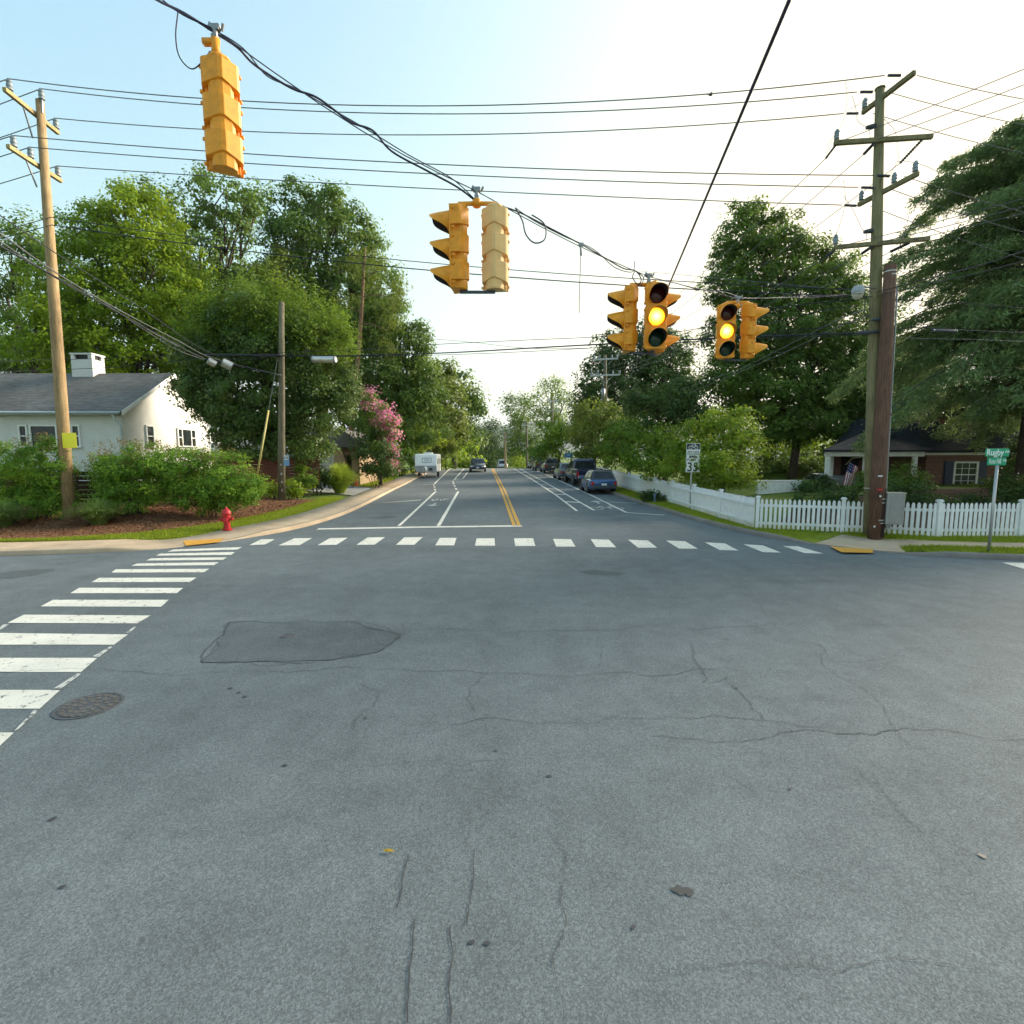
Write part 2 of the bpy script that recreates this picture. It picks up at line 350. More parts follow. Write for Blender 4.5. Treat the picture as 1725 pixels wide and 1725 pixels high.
def arr_mesh(name, V, Fq, mat, parent=None, attr=None, offset=(0, 0, 0)):
    me = bpy.data.meshes.new(name); V = np.asarray(V, np.float32) - np.asarray(offset, np.float32); n = len(Fq)
    k = Fq.shape[1]
    me.vertices.add(len(V)); me.vertices.foreach_set('co', V.ravel()); me.loops.add(n * k); me.loops.foreach_set('vertex_index', Fq.astype(np.int32).ravel())
    me.polygons.add(n); me.polygons.foreach_set('loop_start', np.arange(n, dtype=np.int32) * k)
    if attr is not None:
        a = me.attributes.new('cv', 'FLOAT', 'FACE'); a.data.foreach_set('value', np.asarray(attr, np.float32))
    me.update(calc_edges=True); me.materials.append(mat)
    o = bpy.data.objects.new(name, me); COL.objects.link(o)
    if parent is not None: o.parent = parent
    return o
def unit(a): return a / (np.linalg.norm(a, axis=1, keepdims=True) + 1e-9)
def leaf_quads(C, nrm, dirv, size, asp):
    """diamond leaves, centre C, plane normal nrm, long direction dirv"""
    d = unit(dirv - nrm * np.sum(dirv * nrm, 1, keepdims=True)); s = np.cross(nrm, d); sz = size[:, None]
    V = np.stack([C - d * sz * .5, C + s * sz * asp * .5 + nrm * sz * .08, C + d * sz * .5, C - s * sz * asp * .5 + nrm * sz * .08], 1).reshape(-1, 3)
    return V, np.arange(len(V)).reshape(-1, 4)
def crown_pts(blobs, rc, dens, shell=.75, seed=0, flat=.75):
    """clump centres spread through ellipsoids (centre, radii)"""
    r = np.random.default_rng(seed); out = []; nor = []
    tot = [np.array(b[0], float) for b in blobs]; rad = [np.array(b[1], float) for b in blobs]
    for c, q in zip(tot, rad):
        area = 4 * math.pi * ((q[0] * q[1]) ** 1.6 / 3 + (q[0] * q[2]) ** 1.6 / 3 + (q[1] * q[2]) ** 1.6 / 3) ** (1 / 1.6)
        n = max(6, int(dens * area / (rc * rc)))
        u = unit(r.normal(size=(n, 3))); rr = np.where(r.random(n) < shell, r.uniform(.78, 1.08, n), r.uniform(.2, .85, n))
        # lumpy surface
        lump = 1 + .16 * np.sin(u[:, 0] * 5 + seed) * np.cos(u[:, 1] * 4.3 + seed * 2) + .13 * np.sin(u[:, 2] * 7 + seed * 3)
        p = c + u * q * (rr * lump)[:, None]
        keep = np.ones(n, bool)
        for c2, q2 in zip(tot, rad):
            if c2 is c: continue
            keep &= ~((np.sum(((p - c2) / q2) ** 2, 1) < .5) & (r.random(n) < .8))
        out.append(p[keep]); nor.append(u[keep])
    return np.concatenate(out), np.concatenate(nor)
def foliage(name, mat, parent, blobs, D, px=1.0, dens=1.0, per=34, seed=1, asp=.6, loose=1.0, upb=.5, droop=0, cvlo=0.0, shell=.75, offset=None, zmin=None, up=0):
    s = .0057 * D * px; rc = .0225 * D * loose; per = per * 2.5
    Cc, N = crown_pts(blobs, rc, .60 * dens, shell, seed)
    r = np.random.default_rng(seed + 99); n = len(Cc); k = r.poisson(per, n); idx = np.repeat(np.arange(n), k); m = len(idx)
    u0 = unit(r.normal(size=(m, 3))); rad_ = r.random(m) ** .45; sz_ = r.uniform(.55, 1.35, n)[idx]
    g = u0 * np.array([1, 1, .66]) * (rc * rad_ * sz_)[:, None]; g[:, 2] += up * rc * r.random(m) ** 2
    g[:, 2] += -droop * np.hypot(g[:, 0], g[:, 1])
    p = Cc[idx] + g
    out = unit(N[idx] * .6 + unit(g + 1e-6) * .6 + np.array([0, 0, upb]) + r.normal(size=(m, 3)) * .42)
    dr = r.normal(size=(m, 3)); dr[:, 2] -= .5 + droop - up * 1.5
    V, Fq = leaf_quads(p, out, dr, s * r.uniform(.65, 1.4, m), asp)
    cl = r.random(n); hgt = 0
    cv = np.clip(cvlo + .72 * cl[idx] + .34 * (r.random(m) - .3), 0, 1)
    if zmin is not None:
        keep = np.repeat(p[:, 2] > zmin, 4); fk = p[:, 2] > zmin; V = V[keep]; Fq = np.arange(len(V)).reshape(-1, 4); cv = cv[fk]
    off = offset if offset is not None else (parent.location if parent is not None else (0, 0, 0))
    return arr_mesh(name, V, Fq, mat, parent, cv, off)
def limb(mb, a, b, r0, r1, seed=0, n=6, wob=.05, sides=7):
    rr = random.Random(seed); a, b = Vector(a), Vector(b); L = (b - a).length; pts = []; rad = []
    for i in range(n + 1):
        t = i / n; p = a.lerp(b, t)
        if 0 < i < n: p += Vector((rr.uniform(-1, 1), rr.uniform(-1, 1), rr.uniform(-.3, .3))) * L * wob
        p.z += L * .06 * math.sin(math.pi * t); pts.append(p); rad.append(r0 + (r1 - r0) * t ** .8)
    mb.tube(pts, rad, sides)
def pblobs(D, lst, depth=.9, seed=0):
    rr = random.Random(seed); out = []
    for q in lst:
        px, py, rx, ry = q[:4]; dd = q[4] if len(q) > 4 else rr.uniform(-.25, .25) * max(rx, ry)
        c = P(px, py, D + dd * D / F); w, h = rx * D / F, ry * D / F
        out.append((tuple(c), (w, max(w, h * .7) * depth, h)))
    return out
NTREE = [0]
def tree(name, label, cat, D, base, blobs, mat, px=1.0, dens=1.0, trunk=.25, bark=None, group=None, seed=None, per=34, asp=.6, loose=1.0, depth=.9, droop=0, cvlo=0, basez=None, shell=.75, second=None, limbs=True, lean=0, upb=.5):
    NTREE[0] += 1; seed = seed or NTREE[0] * 13
    a, _ = ray(base, 800); x = a * D; z = hz(x, D) if basez is None else basez
    t = thing(name, label, cat, (x, D, z), 0, group)
    bl = pblobs(D, blobs, depth, seed)
    mb = MB(); top = max(b[0][2] for b in bl); cx = sum(b[0][0] for b in bl) / len(bl)
    fork = Vector((x + (cx - x) * .3, D, z + (top - z) * .38))
    limb(mb, (x, D, z - .3), fork, trunk * 1.25, trunk * .8, seed, 5, .012, 9)
    if limbs:
        for i, (c, q) in enumerate(bl):
            c = Vector(c); limb(mb, fork - Vector((0, 0, (i % 3) * (fork.z - z) * .12)), c + Vector((0, 0, q[2] * .35)), trunk * .55, trunk * .1, seed + i, 6, .05)
            for k in range(4):
                ang = k * 1.7 + i; e = c + Vector((math.cos(ang) * q[0] * .8, math.sin(ang) * q[1] * .8, q[2] * .45 * math.sin(ang * 2.3)))
                limb(mb, c.lerp(fork, .35), e, trunk * .22, trunk * .05, seed + i * 7 + k, 4, .06, 5)
    mb.build('trunk', bark or M_bark, t, True, world=True)
    foliage('crown', mat, t, bl, D, px, dens, per, seed, asp, loose, upb, droop, cvlo, shell)
    if second: foliage(second[0], second[1], t, pblobs(D, second[2], depth, seed + 5), D, second[3], second[4], per, seed + 3, asp, loose * .8, .8, up=2.6)
    return t
def text_mb(body, size, M, depth=.004, bold=0.0, sx=1.0, align='CENTER'):
    cu = bpy.data.curves.new('lettering', 'FONT'); cu.body = body; cu.size = size; cu.align_x = align; cu.align_y = 'CENTER'; cu.extrude = depth; cu.offset = bold
    o = bpy.data.objects.new('lettering', cu); COL.objects.link(o); bpy.context.view_layer.update()
    me = bpy.data.meshes.new_from_object(o.evaluated_get(bpy.context.evaluated_depsgraph_get())); mb = MB()
    T = M @ Matrix.Diagonal((sx, 1, 1, 1)); mb.add([T @ v.co for v in me.vertices], [tuple(p.vertices) for p in me.polygons])
    bpy.data.objects.remove(o); bpy.data.curves.remove(cu); bpy.data.meshes.remove(me); return mb
FRONT = Matrix.Rotation(R(90), 4, 'X')       # text in XZ plane, read from -Y

# ------------------------------------------------------------------ ground, road, kerbs
def grid_axis(*segs):
    out = []
    for a, b, st in segs: out += list(np.arange(a, b, st))
    return np.array(out + [segs[-1][1]])
xs = grid_axis((-3000, -300, 300), (-300, -60, 30), (-60, -24, 2), (-24, 28, .4), (28, 60, 2), (60, 300, 30), (300, 3000, 300))
ys = grid_axis((-3000, -200, 400), (-200, -20, 20), (-20, 10, 2), (10, 50, .4), (50, 90, 1.5), (90, 200, 6), (200, 600, 50), (600, 4000, 400))
gx, gy = np.meshgrid(xs, ys)
gz = hfun(gx, gy); rd = inroad(gx, gy); dd = np.minimum(pdist(gx, gy, SL), pdist(gx, gy, SR)).reshape(gx.shape)
gz = np.where(rd, zr(gy) - .12, gz - .015); gz = np.where((dd < .45), np.minimum(gz, zr(gy) - .1), gz)
gz = np.where((gy > 200) | (np.abs(gx) > 60), np.minimum(gz, 1.2), gz); gz = np.where(gy > 145, np.minimum(gz, -.98), gz)
V = np.stack([gx, gy, gz], -1).reshape(-1, 3); nx = len(xs); ii = np.arange(len(V)).reshape(gx.shape)
Fq = np.stack([ii[:-1, :-1], ii[:-1, 1:], ii[1:, 1:], ii[1:, :-1]], -1).reshape(-1, 4)
o = arr_mesh('ground', V, Fq, M_lawn); o.data.shade_smooth(); struct(o)
ry = grid_axis((-12, 10, 1), (10, 80, .35), (80, 200, 3)); cols = np.linspace(0, 1, 9)
rx = XL(ry)[:, None] * (1 - cols) + XR(ry)[:, None] * cols
V = np.stack([rx, np.repeat(ry[:, None], 9, 1), np.repeat(zr(ry)[:, None], 9, 1)], -1).reshape(-1, 3); ii = np.arange(len(V)).reshape(len(ry), 9)
Fq = np.stack([ii[:-1, :-1], ii[:-1, 1:], ii[1:, 1:], ii[1:, :-1]], -1).reshape(-1, 4)
struct(arr_mesh('road', V, Fq, M_asph))
def offs(poly, d, side):
    t = np.gradient(poly, axis=0); t = t / (np.linalg.norm(t, axis=1, keepdims=True) + 1e-9); n = np.stack([-t[:, 1], t[:, 0]], 1) * side
    return poly + n * d
def ribbon(name, poly, side, prof, mat, rangey=(0, 200), xr=(-99, 99)):
    """prof: list of (offset, height function(x,y)->z)"""
    sel = (poly[:, 1] >= rangey[0]) & (poly[:, 1] <= rangey[1]) & (poly[:, 0] >= xr[0]) & (poly[:, 0] <= xr[1]); rows = []
    for d, hf in prof:
        q = offs(poly, d, side)[sel] if not callable(d) else offs2(poly, d, side)[sel]
        rows.append(np.column_stack([q, hf(q[:, 0], q[:, 1])]))
    A = np.stack(rows, 1); ii = np.arange(A.shape[0] * A.shape[1]).reshape(A.shape[:2])
    Fq = np.stack([ii[:-1, :-1], ii[:-1, 1:], ii[1:, 1:], ii[1:, :-1]], -1).reshape(-1, 4)
    return struct(arr_mesh(name, A.reshape(-1, 3), Fq, mat))
def offs2(poly, fn, side):
    t = np.gradient(poly, axis=0); t = t / (np.linalg.norm(t, axis=1, keepdims=True) + 1e-9); n = np.stack([-t[:, 1], t[:, 0]], 1) * side
    return poly + n * fn(poly[:, 0], poly[:, 1])[:, None]
low = lambda x, y: zr(y) - .05
up = lambda e=0.: (lambda x, y: hfun(x, y) + e)
gut = lambda x, y: zr(y) + .004
# left: polyline runs left->right then up the street; outside is to the left of travel
for nm, pl, sd, km in (('kerb_left', SL, 1, M_walk), ('kerb_right', SR, -1, M_kerbg)):
    ribbon(nm, pl, sd, [(0, low), (.0, lambda x, y: zr(y) + hk(x, y) * .8), (.025, lambda x, y: zr(y) + hk(x, y)), (.15, up(.002)), (.17, up(-.05))], km)
wl = lambda x, y: np.where(x < -9.6, 1.25, 1.25 + .25 * np.clip((y - 14) / 4, 0, 1))
ribbon('sidewalk_left', SL, 1, [(.15, up(.004)), (.6, up(.006)), (wl, up(.008)), (lambda x, y: wl(x, y) + .02, up(-.06))], M_walk, (0, 200))
gl = lambda x, y: wl(x, y) + .22 + .75 * np.clip((x + 13) / 3, 0, 1) * np.clip((60 - y) / 10, 0, 1) + .5 * np.clip((y - 30) / 5, 0, 1)
for y0_, y1_ in ((0, 28.4), (33.4, 120)): ribbon('grass_strip_left', SL, 1, [(lambda x, y: wl(x, y) + .0, up(.0)), (lambda x, y: (wl(x, y) + gl(x, y)) / 2, up(.03)), (gl, up(.022))], M_verge, (y0_, y1_))
gm = lambda x, y: gl(x, y) + 4.6
ribbon('mulch_bed', SL, 1, [(lambda x, y: gl(x, y) - .05, up(.0))] + [((lambda k: (lambda x, y: gl(x, y) + k))(k), up(.016)) for k in (.05, .8, 1.6, 2.4, 3.2, 4.0, 4.8, 5.6)], M_mulch, (0, 27.2))
ribbon('grass_verge_right', SR, -1, [(.15, up(.0)), (.2, up(.012)), (.5, up(.02)), (.8, up(.02)), (1.2, up(.02)), (1.6, up(.015))], M_verge, (14.7, 60))
ribbon('grass_verge_corner', SR, -1, [(.15, up(.0)), (.2, up(.012)), (.5, up(.02)), (.93, up(.012)), (.95, up(-.02))], M_verge, (0, 13.0))
ribbon('grass_back_corner', SR, -1, [(1.72, up(-.02)), (1.76, up(.014)), (2.3, up(.02)), (3.3, up(.01))], M_verge, (0, 15.3))
ribbon('sidewalk_right', SR, -1, [(.9, up(.006)), (1.3, up(.009)), (1.75, up(.009)), (1.77, up(-.05))], M_walk, (0, 13.2))
ribbon('sidewalk_ramp_right', SR, -1, [(.15, up(.004)), (.9, up(.006)), (1.3, up(.0095)), (1.75, up(.0095)), (1.77, up(-.05))], M_walk, (13.0, 14.9))
def ground_poly(name, pts, mat, lift, hf, step=.6):
    """flat outline (world xy) tessellated and draped"""
    bm = bmesh.new(); f = bm.faces.new([bm.verts.new((p[0], p[1], 0)) for p in pts])
    x0, x1 = min(p[0] for p in pts), max(p[0] for p in pts); y0, y1 = min(p[1] for p in pts), max(p[1] for p in pts)
    for ax, a, b in ((0, x0, x1), (1, y0, y1)):
        k = a + step
        while k < b:
            co = [0, 0, 0]; co[ax] = k; no = [0, 0, 0]; no[ax] = 1
            bmesh.ops.bisect_plane(bm, geom=bm.verts[:] + bm.edges[:] + bm.faces[:], plane_co=co, plane_no=no); k += step
    bmesh.ops.triangulate(bm, faces=[q for q in bm.faces if len(q.verts) > 4])
    for v in bm.verts: v.co.z = float(hf(np.array([v.co.x]), np.array([v.co.y]))[0]) + lift
    bmesh.ops.recalc_face_normals(bm, faces=bm.faces)
    if sum(q.normal.z for q in bm.faces) < 0: bmesh.ops.reverse_faces(bm, faces=bm.faces)
    me = bpy.data.meshes.new(name); bm.to_mesh(me); bm.free(); me.materials.append(mat); o = bpy.data.objects.new(name, me); COL.objects.link(o); return o
zrf = lambda x, y: zr(y)
# driveway on the left between the mulch bed and the lawn
struct(ground_poly('driveway', [(-8.8, 28.4), (-9.1, 33.4), (-12, 36), (-20, 42), (-20, 35), (-12.5, 30.6)], M_drive, .03, hfun))
struct(ground_poly('mulch_bed_corner', [(9.3, 18.0), (12.7, 15.55), (27, 15.45), (27, 25), (12.8, 22.5)], M_mulchd, .03, hfun))
# far hill
t = np.linspace(-1.3, 1.3, 200); hx = t * 4200; hh = 190 + 60 * np.sin(t * 4 + 1.2) + 22 * np.sin(t * 13) + 8 * np.sin(t * 37) + 4 * np.sin(t * 91)
rows = [np.column_stack([hx, np.full(200, 2600.) + 60 * np.sin(t * 9), np.full(200, -3.)])]
for k in range(1, 9):
    q = k / 8; rows.append(np.column_stack([hx, 2600 + q * 1100 + 60 * np.sin(t * 9 + q), hh * math.sin(q * math.pi / 2) + 5 * np.sin(hx * .02 + k * 2)]))
A = np.stack(rows, 0); ii = np.arange(A.shape[0] * A.shape[1]).reshape(A.shape[:2])
struct(arr_mesh('hills', A.reshape(-1, 3), np.stack([ii[:-1, :-1], ii[:-1, 1:], ii[1:, 1:], ii[1:, :-1]], -1).reshape(-1, 4), M_hill))

# ------------------------------------------------------------------ road markings, cracks
def quads_px(name, quads, mat, lift):
    mb = MB()
    for q in quads: mb.add([G(p[0], p[1], lift) for p in q], [tuple(range(len(q)))])
    o = mb.build(name, mat, fixn=False)
    return struct(o)
def strip_pts(mb, pts, w, lift, step=.5):
    """world polyline laid on the road as a band of width w (number or list)"""
    P2 = []
    for i in range(len(pts) - 1):
        a, b = pts[i], pts[i + 1]; n = max(1, int((b - a).length / step))
        for k in range(n): P2.append((a.lerp(b, k / n), i + k / n))
    P2.append((pts[-1], len(pts) - 1)); vs = []
    for i, (p, t) in enumerate(P2):
        d = P2[min(i + 1, len(P2) - 1)][0] - P2[max(i - 1, 0)][0]; d = Vector((d.x, d.y, 0)).normalized(); n = Vector((-d.y, d.x, 0))
        ww = w if not isinstance(w, list) else float(np.interp(t, range(len(w)), w))
        for s in (1, -1):
            q = p + n * s * ww / 2; vs.append((q.x, q.y, float(zr(q.y)) + lift))
    mb.add(vs, [(2 * i + 1, 2 * i + 3, 2 * i + 2, 2 * i) for i in range(len(P2) - 1)])
def stripes(name, lines, mat, lift):
    mb = MB()
    for i, (w, px) in enumerate(lines): strip_pts(mb, [G(*p) for p in px], w, lift + i * .0002)
    return struct(mb.build(name, mat, fixn=False))
c0 = lambda q, s, ox, oy: [[(ox + x / s, oy + y / s) for x, y in p] for p in q]
far = [[(440, 908.6), (463, 908.6), (446.6, 917.5), (420, 918.5)], [(496, 907), (525.5, 906.6), (505, 918.5), (469, 919)], [(556, 906.7), (585.7, 906), (567, 918), (535, 918.5)], [(619, 905.7), (648.8, 905), (631, 917.8), (600.5, 918)], [(681, 905.5), (712, 905), (698, 918), (667, 918)], [(741, 906.3), (769, 906.3), (765, 919), (733, 919)], [(803, 907), (833, 907), (834, 919.5), (800, 919.5)], [(866, 907), (898, 907), (902, 920), (868, 920)], [(931.5, 908), (962, 908.7), (969.6, 921), (937, 921)], [(995, 908.5), (1026, 909.5), (1038, 922.3), (1004, 921.8)], [(1058, 909.3), (1091.5, 910.6), (1107, 922.8), (1075, 923)], [(1122, 910.8), (1154, 912), (1175.5, 924.5), (1144, 924.5)], [(1187, 913.7), (1221, 915.6), (1244, 927.6), (1212.5, 926.8)], [(1252, 917), (1285, 919), (1315.5, 931), (1285, 930.4)], [(1318.5, 920), (1344, 920.5), (1387.4, 932.9), (1355.4, 932)]]
near = c0([[(1050, 165), (1465, 150), (1440, 165), (1015, 178)], [(970, 190), (1425, 180), (1400, 198), (945, 202)], [(915, 218), (1375, 212), (1350, 228), (885, 232)], [(830, 250), (1325, 242), (1295, 260), (795, 264)], [(700, 285), (1267, 282), (1235, 303), (675, 305)], [(600, 337), (1190, 335), (1150, 362), (555, 363)], [(480, 397), (1110, 398), (1070, 430), (425, 430)], [(320, 470), (1025, 470), (975, 512), (245, 510)], [(145, 560), (912, 565), (830, 613), (45, 610)], [(-120, 670), (775, 680), (690, 742), (-230, 742)], [(-380, 822), (590, 822), (490, 908), (-560, 908)], [(-750, 1015), (365, 1017), (240, 1130), (-980, 1130)], [(-1300, 1275), (85, 1275), (0, 1355), (-1500, 1360)]], 3.594, 0, 880)
quads_px('crosswalk_stripes', [q[::-1] for q in far + near], M_white, .005)
quads_px('crosswalk_edge_line', [q[::-1] for q in c0([[(820, 628), (832, 630), (790, 668), (762, 672)], [(668, 755), (680, 758), (600, 818), (560, 815)], [(470, 918), (490, 922), (372, 1010), (322, 1012)], [(205, 1142), (240, 1140), (110, 1258), (85, 1268)], [(20, 622), (60, 618), (0, 655), (-40, 668)]], 3.594, 0, 880)], M_worn, .0095)
quads_px('crosswalk_mark_right', [[(1688, 948), (1760, 949), (1790, 961), (1725, 958.5)][::-1]], M_white, .005)
W = .12
stripes('lane_markings', [
    (.32, [(535, 891.3), (700, 888.3), (879, 886)]),
    (W, [(672, 886), (734, 828)]), (W * 1.15, [(738.5, 886), (772, 828)]), (W, [(731.5, 815.5), (769, 788.8)]), (W, [(765, 808.5), (784, 789)]), (W, [(765, 808.5), (780, 806.5)]), (W, [(780, 806), (789, 794)]), (W * .8, [(770, 802), (783, 801.5)]), (W * .8, [(774, 797.5), (786, 797)]),
    (W, [(733, 826), (732.8, 823.8)]), (W, [(732.3, 822), (731.8, 820)]), (W, [(731.2, 818.5), (731, 817)]), (W, [(769, 825), (767.5, 822.3)]), (W, [(766.5, 820), (765.3, 817.6)]), (W, [(764.5, 815.7), (763.6, 813.4)]), (W, [(763, 812), (762.8, 810.3)]),
    (W, [(712, 817), (730, 815.8)]), ([.02, .2, .24], [(638, 847.6), (690, 844), (709, 842.2)]),
    (W, [(972, 861), (935, 833), (895, 807), (863.5, 789.6)]), (W, [(1001, 860), (978, 847), (952, 832), (917, 812), (877, 790.8)]), (W, [(1055, 863.5), (1000, 836.5), (943.5, 810.4), (908.7, 794.8), (893, 789.6)]),
    (W, [(1055, 863.7), (1119, 868)]), (W * .8, [(1019, 846), (1072, 848)]),
    (.3, [(950, 845), (977, 847)]), (.3, [(935, 832.6), (953, 833.6)]), (.3, [(920, 823.3), (935, 824)]), (.3, [(908.7, 816.5), (921, 817)]), (.3, [(897, 810.6), (909, 811.2)]), (.3, [(886.5, 800.5), (896.5, 801)]), (.3, [(878, 796), (886, 796.4)])], M_white, .006)
stripes('center_line_markings', [(.13, [(866.3, 886), (845.5, 828), (828, 789.6)]), (.13, [(874.6, 886), (851.2, 828), (830.8, 789.6)])], M_yel, .0105)
def bike_symbol(name, c, s, flip, mat):
    mb = MB(); rr = lambda a, b: Vector((c.x + a * s * flip, c.y + b * s * flip, 0))
    for wx in (-.5, .5):
        strip_pts(mb, [rr(wx + .33 * math.cos(k * math.pi / 6), -.35 + .5 * math.sin(k * math.pi / 6)) for k in range(13)], .07 * s, .007, 5)
    for a, b in (((-.5, -.35), (-.15, .45)), ((-.15, .45), (.4, .45)), ((.5, -.35), (.3, .7)), ((0, -.3), (.38, .4)), ((-.15, .45), (0, -.3)), ((.3, .7), (.5, .7))): strip_pts(mb, [rr(*a), rr(*b)], .07 * s, .0075 + .0004 * (abs(a[0]) * 3 + a[1] + b[0] * 2), 5)
    strip_pts(mb, [rr(0, 1.6), rr(0, 2.6)], .12 * s, .007, 5)
    q = [rr(-.35, 2.5), rr(.35, 2.5), rr(0, 3.2)]; mb.add([(p.x, p.y, float(zr(p.y)) + .0085) for p in q], [(0, 1, 2)])
    return struct(mb.build(name, mat, fixn=False))
bike_symbol('bike_lane_symbol_right', G(1019, 855), .95, 1, M_worn)
bike_symbol('bike_lane_symbol_left', G(741, 842), .95, -1, M_worn)
M_crack = plain('crack_grey', (.066, .072, .074), .9); M_tar = plain('sealing_tar', (.045, .047, .05), .55)  # M_crack: even dark grey of the thin crack lines
def crack(mb, px, w=.014, jit=.05, seed=1, lift=.0045):
    r = random.Random(seed); pts = [G(*p) for p in px]; out = []
    for a, b in zip(pts[:-1], pts[1:]):
        L = (b - a).length; nn = Vector((-(b - a).y, (b - a).x, 0)).normalized(); q = [0.0, 0.0]; amp = min(L * .11, .35) * (jit / .022)
        while len(q) < L / .035 and len(q) < 400:
            m_ = []
            for u_, v_ in zip(q[:-1], q[1:]): m_ += [u_, (u_ + v_) / 2 + r.uniform(-amp, amp)]
            q = m_ + [q[-1]]; amp *= .56
        n = len(q) - 1
        for k in range(n): out.append(a.lerp(b, k / n) + nn * q[k])
    out.append(pts[-1]); strip_pts(mb, out, [w * r.uniform(.35, 1.1) * (.8 + .2 * math.sin(k_ * .07 + seed)) for k_ in range(len(out))], lift, 5)
mb = MB()
for i, (w, px) in enumerate([(.011, [(690, 1062), (850, 1066), (1000, 1062), (1200, 1058), (1300, 1050), (1480, 1052), (1725, 1055)]), (.009, [(180, 1130), (420, 1132), (760, 1130), (1000, 1134), (1300, 1128)]), (.008, [(760, 1222), (940, 1218), (1060, 1210)]), (.011, [(1100, 1240), (1270, 1246), (1430, 1236), (1725, 1245)]), (.008, [(500, 1284), (700, 1284), (860, 1280)]),
    (.010, [(1160, 1080), (1168, 1110), (1185, 1150)]), (.009, [(1250, 1000), (1290, 1035), (1310, 1052)]), (.009, [(1225, 1140), (1260, 1180), (1290, 1215)]), (.009, [(1380, 1085), (1412, 1140), (1470, 1170), (1490, 1190)]), (.009, [(1440, 1290), (1500, 1350), (1580, 1420)]), (.008, [(905, 1350), (960, 1390), (970, 1410)]), (.012, [(925, 1400), (955, 1440), (945, 1500), (948, 1580), (935, 1640)]), (.008, [(950, 1445), (1010, 1460)]), (.008, [(850, 1000), (858, 1025)]), (.008, [(690, 1000), (700, 990), (840, 992), (900, 985)]), (.007, [(820, 1090), (790, 1160), (800, 1200)]), (.007, [(690, 1030), (680, 1060), (672, 1080)]), (.008, [(600, 1150), (640, 1170), (610, 1200), (595, 1230)]), (.007, [(550, 1400), (556, 1440)]), (.006, [(1480, 1620), (1600, 1625), (1725, 1650)]), (.008, [(970, 960), (985, 985)]), (.007, [(1400, 1115), (1500, 1110), (1550, 1090)]), (.012, [(385, 1049), (600, 1048), (675, 1070), (640, 1098), (560, 1112), (340, 1117), (378, 1068), (385, 1049)]), (.006, [(350, 1068), (378, 1070)]), (.006, [(690, 922), (720, 935), (705, 945)]), (.006, [(590, 905), (640, 898)]), (.008, [(1050, 915), (1060, 925)]), (.007, [(700, 1380), (760, 1300), (830, 1290)]), (.006, [(370, 1570), (380, 1650)]), (.008, [(1300, 1050), (1340, 1080), (1385, 1088)]), (.008, [(1060, 1212), (1200, 1205), (1290, 1215), (1430, 1236)]), (.007, [(1185, 1150), (1225, 1142)]), (.008, [(1470, 1300), (1560, 1400), (1650, 1443)]), (.007, [(0, 1132), (180, 1130)]), (.006, [(760, 1320), (790, 1400), (782, 1520)]), (.006, [(1000, 1062), (1010, 1120), (1000, 1134)]), (.007, [(905, 1350), (820, 1340), (760, 1300)]), (.006, [(935, 1640), (950, 1725)]), (.006, [(1120, 1640), (1300, 1625), (1480, 1620)]), (.006, [(1490, 1190), (1540, 1260), (1640, 1290)]), (.006, [(430, 935), (700, 940), (1000, 938), (1250, 950)])]):
    crack(mb, px, w * (1.1 if min(q[1] for q in px) < 1280 else .62), .022, i, .0065)
struct(mb.build('road_cracks', M_crack, fixn=False))
mb = MB()
crack(mb, [(385, 1049), (600, 1048), (675, 1070), (640, 1098), (560, 1112), (340, 1117), (378, 1068), (385, 1049)], .017, .016, 64, .0072); crack(mb, [(688, 1440), (676, 1500), (668, 1530)], .013, .012, 60, .0065); crack(mb, [(698, 1550), (692, 1620), (686, 1725)], .017, .012, 61, .0065); crack(mb, [(758, 1560), (757, 1640), (758, 1725)], .014, .012, 62, .0065); crack(mb, [(800, 1430), (795, 1500), (785, 1560)], .008, .006, 63, .0065)
struct(mb.build('road_seam_tar', M_tar, fixn=False))
struct(ground_poly('road_patch', [tuple(G(*p))[:2] for p in [(385, 1049), (600, 1048), (675, 1070), (640, 1098), (560, 1112), (340, 1117), (378, 1068)]], M_patch, .004, zrf))
for pts in ([(-30, 968), (0, 974), (18, 975), (60, 969), (88, 962), (95, 958), (60, 959), (25, 962)], [(976, 963), (1000, 960), (1056, 966), (1040, 970), (990, 968)], [(618, 872), (660, 869), (672, 871), (640, 874.5)]):
    struct(ground_poly('road_stain', [tuple(G(*p))[:2] for p in pts], M_stain, .0042, zrf))
def spots(name, lst, mat):
    mb = MB()
    for i, (px, py, w) in enumerate(lst):
        c = G(px, py, .0052 + i * .00012); r = random.Random(i); n = 11; mb.add([(c.x + w * math.cos(k * 2 * math.pi / n) * r.uniform(.5, 1.1), c.y + w * .8 * math.sin(k * 2 * math.pi / n) * r.uniform(.5, 1.1), c.z) for k in range(n)], [tuple(range(n))])
    return struct(mb.build(name, mat, fixn=False))
spots('road_tar_spots', [(388, 1160, .03), (403, 1167, .025), (413, 1174, .03), (1145, 1500, .05), (1160, 1503, .045), (105, 1495, .02), (925, 1308, .025), (615, 1210, .02), (480, 1290, .03), (820, 1590, .022), (795, 1588, .02), (1330, 1330, .02), (1655, 1443, .03), (835, 1265, .02), (1067, 1563, .018), (1240, 1160, .025), (90, 1380, .03)], M_tar)
